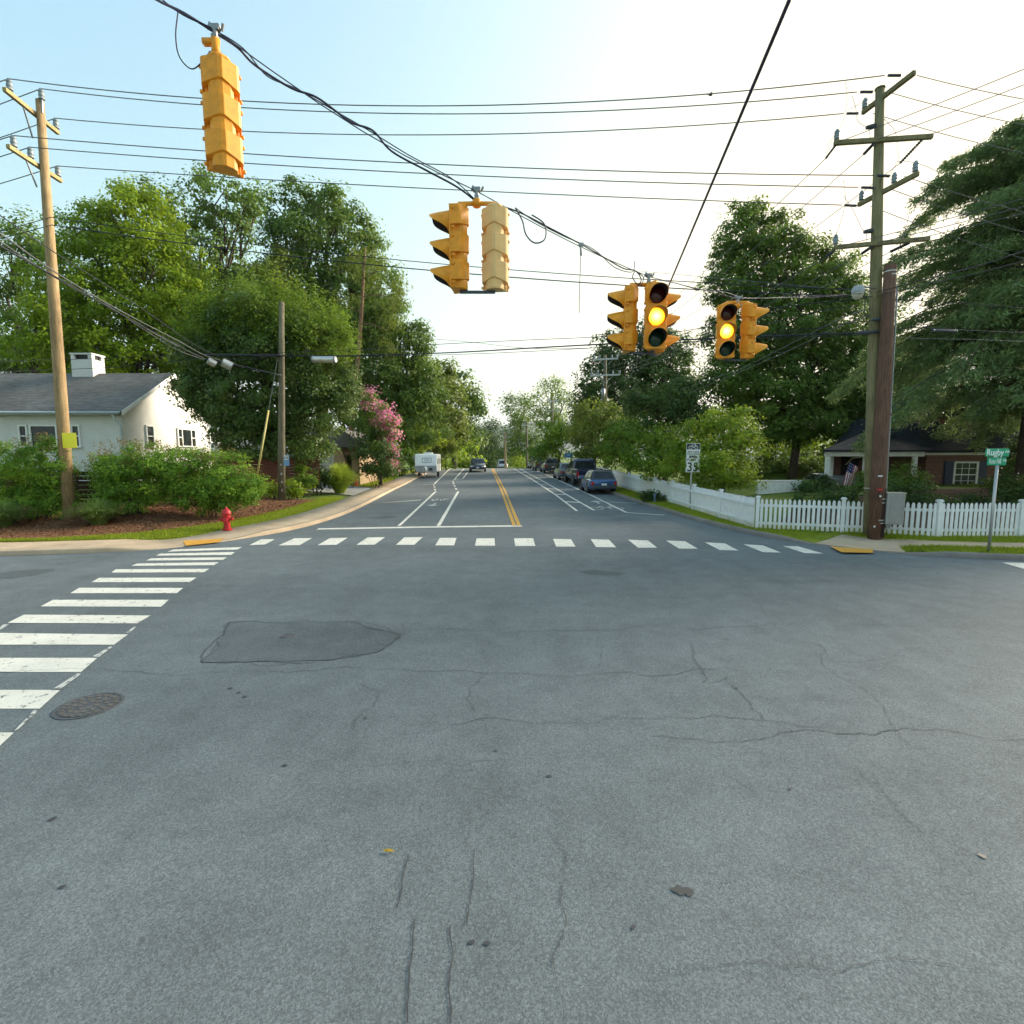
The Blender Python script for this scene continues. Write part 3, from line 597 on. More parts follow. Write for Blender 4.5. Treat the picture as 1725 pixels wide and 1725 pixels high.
for px, py, w, seed in ((650, 1436, .022, 3),):
    c = G(px, py); mb = MB(); r = random.Random(seed)
    for k in range(3):
        a = r.uniform(-.4, .4); d = Vector((math.cos(a), math.sin(a), 0)) * w; n = Vector((-d.y, d.x, 0)) * .5; q = c + Vector((k * .018, r.uniform(-.008, .008), .011 + k * .002))
        mb.add([q - d, q - n * .9 + Vector((0, 0, .006)), q + d, q + n * .9 + Vector((0, 0, .008)), q - d - Vector((0, 0, .002)), q + d - Vector((0, 0, .002))], [(0, 1, 2, 3), (4, 3, 5, 1)])
    tag(mb.build('fallen_leaf', plain('yellow_leaf', (.55, .34, .03), .7)), 'small yellow fallen leaf lying on the bare asphalt', 'leaf')
# ------------------------------------------------------------------ street hardware
def world_box(mb, px, D, w, d, h, rz=0, dz=0):
    c = P(px[0], px[1], D); mb.box((c.x, c.y, c.z + dz), (w, d, h), rz)
M_rust = plain('worn_iron_top', (.14, .125, .11), .7, .2, var=.3, scale=40)
# manhole covers
def manhole(label, px, r, slots):
    c = G(*px); t = thing('manhole_cover', label, 'manhole cover', (c.x, c.y, c.z + .001))
    MB().lathe([(r * 1.13, 0), (r * 1.13, .006), (r * 1.03, .009), (r * 1.0, .004)], 40).build('frame', M_iron, t)
    mb = MB().lathe([(r * .97, 0), (r * .97, .008), (0.01, .009)], 40).mat(1)
    for ring, n in ((.3, 7), (.58, 13), (.84, 20)):
        for i in range(n if slots else 0):
            a = 2 * math.pi * i / n + ring * 3; mb.box((r * ring * math.cos(a), r * ring * math.sin(a), .0085), (r * .16, r * .13, .009), a)
    mb.build('lid', [M_iron, M_rust], t)
    return t
manhole('round iron manhole cover with worn raised pattern beside the left crosswalk', (150, 1189), .255, True)
manhole('small round iron valve cover set in the darker asphalt patch', (484, 1072), .09, False)
# tactile pads
def tactile(label, px):
    pts = [GB(*p) for p in px]; t = thing('tactile_pad', label, 'tactile paving', pts[0])
    A, B, C, D_ = pts; n = 12; mb = MB(); grid = []
    for j in range(7):
        for i in range(n + 1):
            u, v = i / n, j / 6; p = A.lerp(B, u).lerp(D_.lerp(C, u), v); grid.append((p.x, p.y, hz(p.x, p.y) + .0125))
    mb.add(grid, [(j * (n + 1) + i, j * (n + 1) + i + 1, (j + 1) * (n + 1) + i + 1, (j + 1) * (n + 1) + i) for j in range(6) for i in range(n)])
    d = mb
    for j in range(8):
        for i in range(20):
            u, v = (i + .5) / 20, (j + .5) / 8; p = A.lerp(B, u).lerp(D_.lerp(C, u), v); d.lathe([(.014, .014), (.013, .022), (.008, .024)], 6, (p.x, p.y, hz(p.x, p.y)))
    d.build('pad', M_tact, t, world=True, fixn=False)
tactile('yellow tactile paving pad on the tan sidewalk near the red hydrant', [(313, 920), (368, 914), (378, 907.5), (308, 911.5)])
tactile('orange yellow tactile paving pad at the corner beside the brown pole', [(1418, 931), (1471, 932), (1470, 926), (1398, 921)])
# hydrant
c = GB(383, 893)
t = thing('fire_hydrant', 'red fire hydrant on the grass strip behind the sidewalk', 'fire hydrant', c, R(10))
_b = MB().lathe([(.15, 0), (.15, .04), (.105, .05), (.10, .10), (.10, .42), (.125, .43), (.125, .47), (.10, .48), (.10, .52)], 18); barrel = _b
MB().lathe([(.13, .52), (.145, .54), (.14, .58), (.12, .64), (.075, .69), (.04, .71), (.035, .76), (.03, .77)], 18).build('bonnet', M_red, t, 'auto')
for nm, ax, o, r in (('hose_nozzle', 'X', .1, .052), ('hose_nozzle', 'X', -.1, .052), ('pumper_nozzle', 'Y', -.1, .07)):
    s = 1 if o > 0 else -1
    MB().lathe([(r * .8, 0), (r * .8, .05 * s), (r * 1.15, .055 * s), (r * 1.15, .10 * s), (r * .45, .11 * s), (r * .4, .135 * s)], 12, (o * .9, 0, .36) if ax == 'X' else (0, o * .9, .34), ax).build(nm, M_red, t, 'auto')
for k in range(8): a = k * math.pi / 4; _b.lathe([(.014, 0), (.014, .028)], 6, (.127 * math.cos(a), .127 * math.sin(a), .036))
_b.build('barrel', M_red, t, 'auto')
# traffic cone
c = P(600, 799, 35); c.z = hz(c.x, 35)
t = thing('traffic_cone', 'orange traffic cone at the edge of the grey driveway', 'traffic cone', c)
Mcone = plain('cone_orange', (.75, .10, .025), .5)
MB().box((0, 0, .02), (.36, .36, .04)).build('base', Mcone, t); MB().lathe([(.13, .04), (.03, .7), (.02, .7)], 16).build('cone', Mcone, t, 'auto')

# ------------------------------------------------------------------ utility poles
def pole(t, base, top, r0, r1, mat, name='pole'):
    MB().tube([Vector(base) - Vector((0, 0, .2)), base.lerp(top, .3), base.lerp(top, .65), top], [r0, r0 * .93 + r1 * .07, (r0 + r1) * .5, r1], 16).build(name, mat, t, True, world=True)
def pin_ins(mb, p, h=.34, r=.085):
    mb.lathe([(.03, -.02), (.03, .04), (r, .05), (r * .8, h * .35), (r, h * .4), (r * .82, h * .68), (r, h * .74), (r * .5, h), (.02, h)], 10, p)
def rod_ins(mb, a, b, r=.05):
    a, b = Vector(a), Vector(b); n = 22; pts = [a.lerp(b, k / n) for k in range(n + 1)]
    mb.tube(pts, [r if k % 2 else r * .5 for k in range(n + 1)], 8)
ENDS = {}
D = 17.5
c = P(118, 880, D); c.z = hz(c.x, D); top = P(67, 169, D)
LP = thing('utility_pole', 'tall tan timber utility pole with two crossarms rising from the mulch bed', 'utility pole', c)
pole(LP, c, top, .178, .108, M_polel)
LPtop = top
def arm(t, pxa, pxb, pole_px, D, w=.115, h=.125, mat=None, rods=(), frac=None):
    z = P(*pole_px, D).z; a, b = PZ(*pxa, z), PZ(*pxb, z); MB().bar(a, b, w, h).build('crossarm', mat or M_arm, t, bevel=.008, world=True); return a, b
a1, b1 = arm(LP, (7, 150), (98, 224), (66, 194), D); a2, b2 = arm(LP, (13, 246), (103, 305), (71, 282), D)
for (px, top_) in (((16, 143), 0), ((95, 217), 0), ((23, 239), 0), ((50, 258), 0), ((98, 297), 0)):
    A, B = (a1, b1) if px in ((16, 143), (95, 217)) else (a2, b2); f = (px[0] - (7 if A is a1 else 13)) / (91 if A is a1 else 90)
    p = A.lerp(B, f); p.z += .06; mb = MB(); pin_ins(mb, p, .36); mb.build('insulator', M_ins, LP, 'auto', world=True); ENDS[px] = p + Vector((0, 0, .36))
p = P(72, 172, D) + Vector((.02, -.05, 0)); mb = MB(); pin_ins(mb, p, .36); mb.build('insulator', M_ins, LP, 'auto', world=True); MB().bar(p - Vector((0.02, 0, .35)), p, .04, .05).build('insulator_bracket', M_steel, LP, world=True); ENDS['pt'] = p + Vector((0, 0, .36))
for (A, B, f, px) in ((a1, b1, .31, (60, 236)), (a2, b2, .30, (67, 318))): MB().bar(A.lerp(B, f), P(*px, D) - Vector((0, .1, 0)), .035, .035).build('brace', M_steel, LP, world=True)
s = thing('pole_sign', 'blank square yellow sign fixed to the tan timber pole', 'sign', P(117, 742, D - .25), R(-14))
MB().box((0, 0, 0), (.62, .012, .50)).build('panel', M_syel, s, bevel=.01); MB().box((-.02, .03, 0), (.12, .05, .42)).build('mount', M_steel, s)

# right-hand poles
D = 15.35
c = P(1466, 903, D); c.z = hz(c.x, D); top = P(1482.5, 150, D)
RP = thing('utility_pole', 'tall olive timber utility pole carrying five crossarms above the white fence', 'utility pole', c)
pole(RP, c, top, .185, .11, M_poleo); MB().lathe([(.13, 0), (.125, .03), (.03, .07)], 12, top).build('pole_cap', M_poleo, RP, world=True)
armA = arm(RP, (1453, 190), (1541, 122), (1482, 166), D, .1, .12, M_poleo)
armB = arm(RP, (1405, 241), (1571, 230), (1480, 236), D - .12, .1, .12, M_poleo)
armC = arm(RP, (1446, 345), (1547, 292), (1479, 326), D, .1, .12, M_poleo)
armD = arm(RP, (1404, 417), (1566, 402), (1476, 411), D - .12, .1, .11, M_poleo)
for (A, B), fs in ((armA, (.04,)), (armB, (.025,)), (armC, (.05, .62, .95)), (armD, (.02,))):
    for f in fs:
        p = A.lerp(B, f); p.z += .05; mb = MB(); pin_ins(mb, p, .30, .075); mb.build('insulator', M_ins, RP, 'auto', world=True)
for px in ((1467, 213), (1463, 389)):
    a = P(*px, D); mb = MB(); mb.tube([a + Vector((.2, 0, .04)), a + Vector((.05, 0, 0)), a - Vector((.12, 0, .03))], [.05, .07, .05], 8); mb.build('surge_arrester', M_poly, RP, True, world=True)
c2 = P(1474, 911, D - .35); c2.z = hz(c2.x, c2.y); top2 = P(1500, 446, D - .35)
BP = thing('utility_pole', 'shorter dark brown timber pole stub bound beside the olive pole', 'utility pole', c2)
pole(BP, c2, top2, .197, .15, M_poler)
def band(t, px, D, r, z2=.03, mat=None, name='band'):
    a = P(*px, D); MB().lathe([(r, 0), (r, z2)], 16, a, cap=False).build(name, mat or M_galv, t, True, world=True)
for py in (841, 847): band(BP, (1479, py), D - .35, .194)
for py in (876, 881): band(BP, (1477, py), D - .35, .2005)
for py in (459, 465): band(BP, (1499.5, py), D - .35, .157)
MB().tube([P(1475.2, 903, D - .35), P(1480.5, 822, D - .35)], [.1985, .188], 16).build('base_wrap', mat_wood('dark_treated_wood', (.05, .026, .02)), BP, True, world=True)
band(BP, (1490, 700), D - .35, .177, .05, M_poler)
for px, sz, m, nm in (((1483, 802), (.13, .01, .035), M_swhite, 'white_tag'), ((1482, 825), (.17, .01, .06), M_red, 'red_tag'), ((1483, 836), (.05, .02, .05), M_swhite, 'white_tag'), ((1473, 887), (.045, .02, .05), M_swhite, 'white_tag')):
    p = P(*px, D - .35 - .203); MB().box(p, sz).build(nm, m, BP, bevel=.004, world=True)
MB().tube([P(1488, 905, D - .42), P(1492.5, 830, D - .42), P(1501, 680, D - .4), P(1508.5, 545, D - .38), P(1511.5, 480, D - .36)], .022, 8).build('conduit', M_steel, BP, True, world=True)
band(RP, (1468, 823), D, .21, .03)
for px, w, m in (((1474, 560), .55, M_poly), ((1486, 538), .3, M_poly)):
    p = P(*px, D - .25); MB().tube([p - Vector((w, 0, .02)), p - Vector((w * .6, 0, 0)), p + Vector((w * .45, 0, .03))], [.03, .055, .04], 8).build('cable_terminal', m, RP, True, world=True)
# cabinet on the brown pole
p = P(1503.5, 857, D - .45)
cb = thing('utility_cabinet', 'grey metal utility cabinet mounted on the brown pole before the fence', 'cabinet', p - Vector((0, 0, .45)), R(-12))
MB().box((0, 0, .45), (.46, .36, .9)).build('body', plain('cabinet_grey', (.33, .33, .31), .55, .2, var=.08), cb, bevel=.015)
MB().box((.02, -.187, .44), (.38, .014, .80)).build('door', plain('cabinet_door_grey', (.28, .28, .265), .55, .2, var=.08), cb, bevel=.008)
MB().box((0, 0, .915), (.50, .40, .03)).build('lid', plain('cabinet_lid', (.42, .40, .33), .6), cb, bevel=.006); MB().box((-.25, .05, .45), (.06, .1, .7)).build('mount', M_steel, cb)
MB().box((-.1, 0, -.06), (.12, .12, .14)).build('conduit_stub', M_steel, cb); MB().box((.16, -.2, .5), (.03, .02, .07)).build('latch', M_steel, cb)
# globe street lamp on the olive pole
p = P(1445, 494, D - .4)
sl = thing('street_lamp', 'round white street lamp globe reaching out from the olive pole', 'street lamp', p)
MB().lathe([(.03, .20), (.11, .19), (.155, .12), (.165, .02), (.15, 0)], 18).build('hood', plain('lamp_hood', (.34, .37, .40), .45), sl, 'auto')
MB().lathe([(.148, 0), (.15, -.05), (.12, -.12), (.05, -.17), (.01, -.175)], 18).build('globe', plain('frosted_globe', (.55, .52, .42), .25), sl, True)
MB().tube([p + Vector((.02, 0, .14)), p + Vector((.28, .1, .2)), P(1474, 486, D - .15)], .022, 8).build('arm', M_steel, sl, True, world=True); MB().tube([p + Vector((.16, 0, .02)), p + Vector((.28, .1, -.2)), p + Vector((.36, .2, -.6))], .008, 6).build('wire', M_wireg, sl, True, world=True)
# pole by the round tree
D2 = 25.0
c = P(474, 838, D2); c.z = hz(c.x, D2); top = P(474.5, 509, D2)
MP = thing('utility_pole', 'weathered grey brown pole in front of the big round tree', 'utility pole', c); pole(MP, c, top, .165, .115, M_poleg)
for z in (.5, .9, 1.3, 1.75): MB().box((c.x + .12, c.y - .16, c.z + z), (.06, .03, .09)).build('tag', M_galv, MP, world=True)
s = thing('pole_sign', 'blue rectangular notice with white figures on the weathered pole', 'sign', P(482.5, 776, D2 - .2))
MB().box((0, 0, 0), (.26, .012, .52)).build('panel', plain('notice_blue', (.16, .32, .52), .5), s, bevel=.005)
MB().box((0, -.009, .14), (.2, .008, .2)).build('white_field', M_swhite, s); mb = MB()
for x, h in ((-.06, .13), (.0, .13), (.06, .13)): mb.box((x, -.016, .14), (.03, .006, h))
mb.build('figures', M_sblack, s); MB().box((-.12, 0.06, -.05), (.05, .12, .1)).build('mount', M_steel, s)
g0, g1 = P(434, 796, 23.5), P(470, 590, 24.9)
g = thing('guy_wire', 'guy wire with a yellow guard sleeve leaning to the weathered pole', 'guy wire', g0)
MB().tube([g0, g1], .012, 6).build('wire', M_wireg, g, world=True); MB().tube([g0 - (g1 - g0) * .05, g0.lerp(g1, .5)], .045, 8).build('guard_sleeve', plain('guard_yellow', (.45, .37, .12), .5), g, True, world=True)
# far poles
def far_pole(label, base, top, D, r, arms, mat=M_poleg, extra=None):
    b = P(*base, D); tp = P(*top, D); z = hz(b.x, D) if D < 60 else min(b.z, tp.z) - 1.5
    t = thing('utility_pole', label, 'utility pole', (b.x, b.y, z)); b.z = z; pole(t, b, tp, r, r * .7, mat); out = []
    for (x0, y0, x1, y1) in arms:
        A, B = P(x0, y0, D - .2), P(x1, y1, D - .2); MB().bar(A, B, .12, .14).build('crossarm', M_arm if mat is not M_poleg else M_galv, t, world=True); out.append((A, B))
        for f in (.03, .25, .75, .97): mb = MB(); pin_ins(mb, A.lerp(B, f) + Vector((0, 0, .06)), .3, .09); mb.build('insulator', M_ins, t, world=True)
        m = A.lerp(B, .5)
        for f in (.2, .8): MB().bar(A.lerp(B, f), m - Vector((0, 0, .7)), .04, .04).build('brace', M_steel, t, world=True)
    return t, out
FP, fa = far_pole('distant utility pole with two pale crossarms above the row of trees', (1021, 790), (1019, 598), 46, .19, [(1000, 606, 1041, 604), (995, 633, 1045, 631)])
MB().lathe([(.17, -.5), (.17, .45), (.05, .5)], 12, P(1016, 664, 45.7)).build('transformer', M_steel, FP, True, world=True)
far_pole('thin distant utility pole in front of the sparse airy tree', (931, 780), (930, 671), 78, .17, [(921, 676, 942, 676), (919, 692, 944, 692)])
far_pole('yellowish distant pole standing at the crest of the road', (851.5, 788), (851, 727), 92, .2, [(847, 731, 858, 729.5), (847, 739, 858, 738)], M_polel)
far_pole('grey distant pole among the parked cars at the crest', (888, 787), (887, 708), 84, .19, [(880, 716, 894, 716)])
p = P(793, 747, 76); zl = hz(p.x, 76); fl_ = thing('street_lamp', 'thin distant street lamp with a short arm beside the oncoming car', 'street lamp', (p.x, 76, zl))
MB().tube([Vector((p.x, 76, zl)), p, p + Vector((.5, 0, .12)), p + Vector((.9, 0, .1))], [.07, .05, .04, .035], 8).build('mast', M_galv, fl_, True, world=True); MB().box(p + Vector((1.05, 0, .08)), (.5, .18, .1)).build('lamp_head', M_galv, fl_, bevel=.02, world=True)
# ------------------------------------------------------------------ signs
b = GB(1162.5, 858); D3 = b.y
sg = thing('speed_limit_sign', 'white speed limit 35 sign with a bicycle plate on a grey post', 'sign', b, R(-4))
H = P(1162, 745, D3).z - b.z
MB().box((0, .03, H / 2), (.055, .04, H)).build('post', M_galv, sg)
def lz(py): return P(1164, py, D3).z - b.z
zb, zt = lz(795.5), lz(765); ww = .60
sp_ = MB().box((.04, -.006, (zb + zt) / 2), (ww, .012, zt - zb)).build('speed_plate', M_swhite, sg, bevel=.004)
h = zt - zb; cx = .04
for body, size, z in (('SPEED', .105, zt - h * .15), ('LIMIT', .105, zt - h * .32), ('35', .43, zb + h * .27)):
    m = text_mb(body, size * 1.25, Matrix.Translation((cx, -.0145, z)) @ FRONT, .002, .006, .95); m.build('lettering', M_sblack, sg, fixn=False)
mb = MB(); e = .022
for x, z, w_, h_ in ((0, h / 2 - e, ww - 2 * e, .012), (0, -h / 2 + e, ww - 2 * e, .012), (-ww / 2 + e, 0, .012, h - 2 * e - .014), (ww / 2 - e, 0, .012, h - 2 * e - .014)): mb.box((cx + x, -.0135, (zb + zt) / 2 + z), (w_, .003, h_))
mb.build('border', M_sblack, sg)
zb2, zt2 = lz(764), lz(747); h2 = zt2 - zb2
MB().box((cx, -.006, (zb2 + zt2) / 2), (ww * .97, .012, h2)).build('bicycle_plate', M_swhite, sg, bevel=.004)
MB().box((cx, -.0135, zt2 - h2 * .32), (ww * .92, .004, h2 * .56)).build('black_field', M_sblack, sg)
mb = MB(); z0 = zt2 - h2 * .36
def flat_ring(mb, c, r0, r1, n=20):
    for k in range(n):
        a, b_ = 2 * math.pi * k / n, 2 * math.pi * (k + 1) / n
        mb.add([(c[0] + r * math.cos(q), c[1] - y, c[2] + r * math.sin(q)) for y in (0,) for r, q in ((r0, a), (r1, a), (r1, b_), (r0, b_))], [(0, 1, 2, 3)])
for x in (-.12, .12): flat_ring(mb, (cx + x, -.0175, z0 - .02), .062, .082)
for i, (p0, p1) in enumerate((((-.12, -.02), (-.05, .09)), ((-.05, .09), (.08, .09)), ((.12, -.02), (.07, .13)), ((0, -.02), (.08, .09)), ((-.05, .09), (0, -.02)), ((.07, .13), (.11, .13)))): mb.bar((cx + p0[0], -.018 - i * .0004, z0 + p0[1]), (cx + p1[0], -.018 - i * .0004, z0 + p1[1]), .004, .014)
mb.build('bicycle_emblem', M_swhite, sg, fixn=False)
m = text_mb('BIKE LANE', .105, Matrix.Translation((cx, -.0145, zb2 + h2 * .16)) @ FRONT, .002, .002); m.build('lettering', M_sblack, sg, fixn=False)
# street name sign
b = GB(1665, 930); D4 = b.y
sn = thing('street_sign', 'green street name sign with two stacked blades on a leaning steel post', 'street sign', b)
tp = P(1680, 784, D4)
MB().tube([b - Vector((0, 0, .1)), tp], .034, 10).build('post', M_galv, sn, True, world=True)
for (x0, y0, x1, y1, body, suf, sz) in ((1660, 756, 1700, 769, 'Rugby', 'AVE', .19), (1663, 771, 1695, 783.5, 'Rose Hill', 'DR', .155)):
    A, B = P(x0, (y0 + y1) / 2 + .3, D4 - .02), P(x1, (y0 + y1) / 2 - .3, D4 - .02); w = (B - A).length; hh_ = (y1 - y0) / F * D4 * 1.02; mid = (A + B) / 2
    pl = MB().box(mid, (w, .02, hh_)).build('name_blade', M_sgreen, sn, bevel=.006, world=True)
    k = w / .62
    m = text_mb(body, sz * 1.12, Matrix.Translation(mid + Vector((-w * .11, -.013, .0))) @ FRONT, .002, .003 if body == 'Rugby' else .0005, .86 * k if body == 'Rugby' else .62 * k); m.build('lettering', M_swhite, pl, world=True, fixn=False)
    m = text_mb(suf, .062, Matrix.Translation(mid + Vector((w * .40, -.013, .02))) @ FRONT, .002, .002); m.build('lettering', M_swhite, pl, world=True, fixn=False)
MB().tube([tp - Vector((0, 0, .06)), P(1681, 757, D4)], .02, 8).build('bracket', M_galv, sn, world=True)
# blue sign far along the kerb
p = P(958, 767, 47); zb = hz(p.x, 47); s = thing('parking_sign', 'small blue sign on a post beyond the parked cars', 'sign', (p.x, p.y, zb))
MB().box((0, 0, (p.z - zb) / 2), (.06, .06, p.z - zb)).build('post', M_galv, s); MB().box((0, -.045, p.z - zb), (.72, .03, .42)).build('panel', M_sblue, s, bevel=.01); MB().box((0, -.0635, p.z - zb + .03), (.4, .006, .14)).build('symbol', plain('sign_pale_blue', (.2, .42, .7), .5), s)

# ------------------------------------------------------------------ traffic signals
def head_parts(root, off, yaw, body_mat, lit=None, tilt=0):
    """three-section head; local +Y is the way it faces"""
    M = Matrix.Translation(off) @ Matrix.Rotation(yaw, 4, 'Z')
    mb = MB(); mb.M = M
    sec = .355
    out = [(-.175, .09), (.175, .09), (.178, -.02), (.155, -.05), (.022, -.135), (-.022, -.135), (-.155, -.05), (-.178, -.02)]
    neck = [(-.15, .09), (.15, .09), (.15, .03), (.118, .03), (.118, -.035), (.09, -.075), (.018, -.112), (-.018, -.112), (-.09, -.075), (-.118, -.035), (-.118, .03), (-.15, .03)]
    for i in range(3):
        zt = -i * sec; n = len(out)
        bot = [zt - .235 - (.035 if j in (4,) else 0) * 0 for j in range(n)]
        low_ = [-.262, -.262, -.262, -.256, -.215, -.215, -.256, -.262]
        mb.add([(p[0], p[1], zt - (.0 if i else .005)) for p in out] + [(p[0], p[1], zt + q) for p, q in zip(out, low_)], [tuple(range(n)), tuple(range(2 * n - 1, n - 1, -1))] + [(j, n + j, n + (j + 1) % n, (j + 1) % n) for j in range(n)])
        m = len(neck); mb.prism(neck, zt - .2, zt - sec + .0005, 'Z')
        for q in (-.045, -.29):
            for x in (-.182, .182): mb.lathe([(.012, -.03), (.019, -.028), (.019, .002), (.012, .004)], 8, (x, .055, zt + q))
    mb.prism([(-.178, .085), (.178, .085), (.178, .105), (-.178, .105)], -.004, -3 * sec + .004, 'Z')
    mb.lathe([(.12, 0), (.11, .03), (.06, .055), (.05, .06)], 14, (0, -.01, -.002))
    hb = mb.build('signal_head', body_mat, root, 'flat', bevel=.004)
    for i in range(3):
        zc = -i * sec - .178; n = 22; L0 = .285; vs = []; r = .155
        v = MB(); v.M = M
        for shell, rr_ in ((0, r), (1, r - .008)):
            for k in range(n + 1):
                th = R(-150) + R(300) * k / n; q = max(0, min(1, (math.cos(th) + .95) / 1.65)); L = .03 + (L0 - .03) * q * q * (3 - 2 * q)
                x, z = rr_ * math.sin(th), rr_ * math.cos(th)
                vs.append((x, .10, zc + z)); vs.append((x * (1 - .02), .10 + L * .55, zc + z * .98 - L * .06)); vs.append((x, .10 + L, zc + z * .96 - L * .13))
        o_ = (n + 1) * 3; v.v = []; v.add(vs, [])
        for k in range(n):
            for j in range(2):
                a = k * 3 + j; v.f.append([a, a + 1, a + 4, a + 3]); v.mi.append(0); v.f.append([o_ + a, o_ + a + 3, o_ + a + 4, o_ + a + 1]); v.mi.append(1)
            a = k * 3 + 2; v.f.append([a, o_ + a, o_ + a + 3, a + 3]); v.mi.append(0)
        for a in (0, n * 3):
            for j in range(2): v.f.append([a + j, o_ + a + j, o_ + a + j + 1, a + j + 1]); v.mi.append(0)
        v.build('visor', [body_mat, M_vis], hb, 'auto', fixn=False)
        L_ = MB(); L_.M = M; L_.lathe([(.146, .106), (.14, .112), (.115, .128), (.07, .139), (.001, .143)], 24, (0, 0, zc), 'Y', cap=False)
        # fix axis: lathe about Y
        lm = (M_lensr, M_amber if lit == 1 else plain('dark_amber_lens', (.10, .035, .005), .25), M_lensg)[i]
        lo = L_.build('lens', lm, hb, True)
        if lit == i:
            at = lo.data.attributes.new('rad', 'FLOAT', 'POINT'); cc = M @ Vector((0, .13, zc))
            at.data.foreach_set('value', [min(1, (q.co - cc).length / .146) for q in lo.data.vertices])
    return hb
SD = lambda d: float(np.interp(d, [3, 4.6, 5.05, 6.45, 8.6, 10.2, 15.2, 40], [3.4, 5.3, 5.85, 7.36, 9.2, 10.9, 15.2, 40]))
def signal(label, hang_px, D, top_px_y, heads, span=.33, sunlit=()):
    """hang_px: clamp on the span wire; heads: (x offset, yaw, lit)"""
    D = SD(D)
    hp = P(*hang_px, D); zt = P(hang_px[0], top_px_y, D).z
    t = thing('traffic_signal', label, 'traffic light', (hp.x, hp.y, zt), 0, 'traffic lights on the span wire'); dz = hp.z - zt
    single = len(heads) == 1; n = len(heads)
    m = MB(); m.box((0, 0, dz + .02), (.10, .05, .06)); m.tube([(-.07, 0, dz + .0), (-.05, 0, dz + .07), (-.02, 0, dz + .03)], .016, 6); m.tube([(.06, .02, dz), (.09, 0, dz + .06)], .016, 6); m.tube([(0, 0, dz), (0, 0, dz - .1)], .028, 8); m.box((0, 0, dz - .08), (.06, .07, .05)); m.build('wire_clamp', M_steel, t, bevel=.004)
    m = MB()
    if single: m.tube([(0, 0, .04), (0, 0, .15), (0, 0, dz - .09)], [.055, .04, .045], 10); m.box((-.06, 0, dz - .12), (.14, .06, .05))
    else:
        m.tube([(0, 0, .075), (0, 0, dz - .1)], .04, 10); m.lathe([(.055, dz - .2), (.06, dz - .12), (.04, dz - .1)], 10)
        xs_ = [h[0] for h in heads]; ys_ = [h[3] if len(h) > 3 else 0 for h in heads]
        for x, y in zip(xs_, ys_): m.tube([(0, 0, .07), (x, y, .065), (x, y, .03)], .03, 8)
    m.build('hanger', M_sig, t, True)
    if not single:
        m = MB(); b0 = -1.07
        for h in heads: m.bar((0, 0, b0 - .02), (h[0], h[3] if len(h) > 3 else 0, b0 - .02), .05, .03)
        m.build('lower_bracket', M_poly, t)
    for i, h in enumerate(heads):
        head_parts(t, (h[0], h[3] if len(h) > 3 else 0, 0), h[1], M_sigl if i in sunlit else M_sig, h[2])
    return t
PI = math.pi
signal('single yellow traffic light seen from behind, nearest on the span wire', (362, 50), 5.05, 106, [(0.03, R(27), None)])
signal('pair of yellow traffic lights without lit lamp, one side on, one pale back', (803, 322), 6.45, 352, [(-.245, R(86), None), (.245, R(-6), None)], sunlit=(1,))
signal('cluster of three yellow traffic lights with lit amber lamp at the cable crossing', (1093, 466), 8.6, 486, [(-.31, R(82), None, .0), (.085, R(176), 1, -.14), (.20, R(-92), None, .16)])
signal('farther pair of yellow traffic lights with lit amber lamp, before the dark maple', (1243, 503), 10.2, 515, [(-.235, R(170), 1), (.22, R(-92), None)])

# ------------------------------------------------------------------ cables
def sag(a, b, s, n=26):
    a, b = Vector(a), Vector(b); return [a.lerp(b, k / n) - Vector((0, 0, 4 * s * (k / n) * (1 - k / n))) for k in range(n + 1)]
def cable(name, pts, r, mat, label, cat='cable', group=None, n=6):
    mb = MB(); base = Vector(pts[0]); mb.tube([Vector(p) - base for p in pts], r, n); o = mb.build(name, mat, None, True, fixn=False); o.location = base; tag(o, label, cat, group); return o
def spline(pts, n=8):
    p = [Vector(q) for q in pts]; out = []
    for i in range(len(p) - 1):
        a, b, c, d = p[max(i - 1, 0)], p[i], p[i + 1], p[min(i + 2, len(p) - 1)]
        for k in range(n):
            t = k / n; out.append(.5 * ((2 * b) + (c - a) * t + (2 * a - 5 * b + 4 * c - d) * t * t + (3 * b - a - 3 * c + d) * t ** 3))
    out.append(p[-1]); return out
S0, S1, S2, S3, S4, S5 = P(255, -4, SD(4.72)), P(362, 50, SD(5.05)), P(803, 322, SD(6.45)), P(1093, 466, SD(8.6)), P(1243, 503, SD(10.2)), P(1470, 492, 15.2)
SX = S0 + (S0 - S1) * 14 + Vector((0, 0, 1.2))
mess = [SX, S0.lerp(SX, .5) + Vector((0, 0, -.25)), S0, S1] + [S1.lerp(S2, k / 6) - Vector((0, 0, .12 * math.sin(PI * k / 6))) for k in range(1, 7)] + [S2.lerp(S3, k / 6) - Vector((0, 0, .06 * math.sin(PI * k / 6))) for k in range(1, 7)] + [S4, S4.lerp(S5, .5) - Vector((0, 0, .06)), S5]
cable('span_wire', mess, .0065, M_wireb, 'steel span wire the four signals hang from', 'cable')
def along(pxs, r, label, group='signal cables under the span wire', mat=None): return cable('signal_cable', spline([P(p[0], p[1], SD(p[2])) for p in pxs]), r * 1.1, mat or M_wireb, label, 'cable', group)
along([(215, -40, 4.6), (262, -2, 4.75), (310, 22, 4.9), (362, 55, 5.05), (400, 80, 5.15), (430, 110, 5.3), (490, 148, 5.5), (535, 165, 5.65), (590, 205, 5.85), (628, 220, 6.0), (660, 255, 6.05), (720, 288, 6.2), (770, 315, 6.35), (803, 340, 6.45)], .011, 'thick signal cable strung from the single signal to the pair')
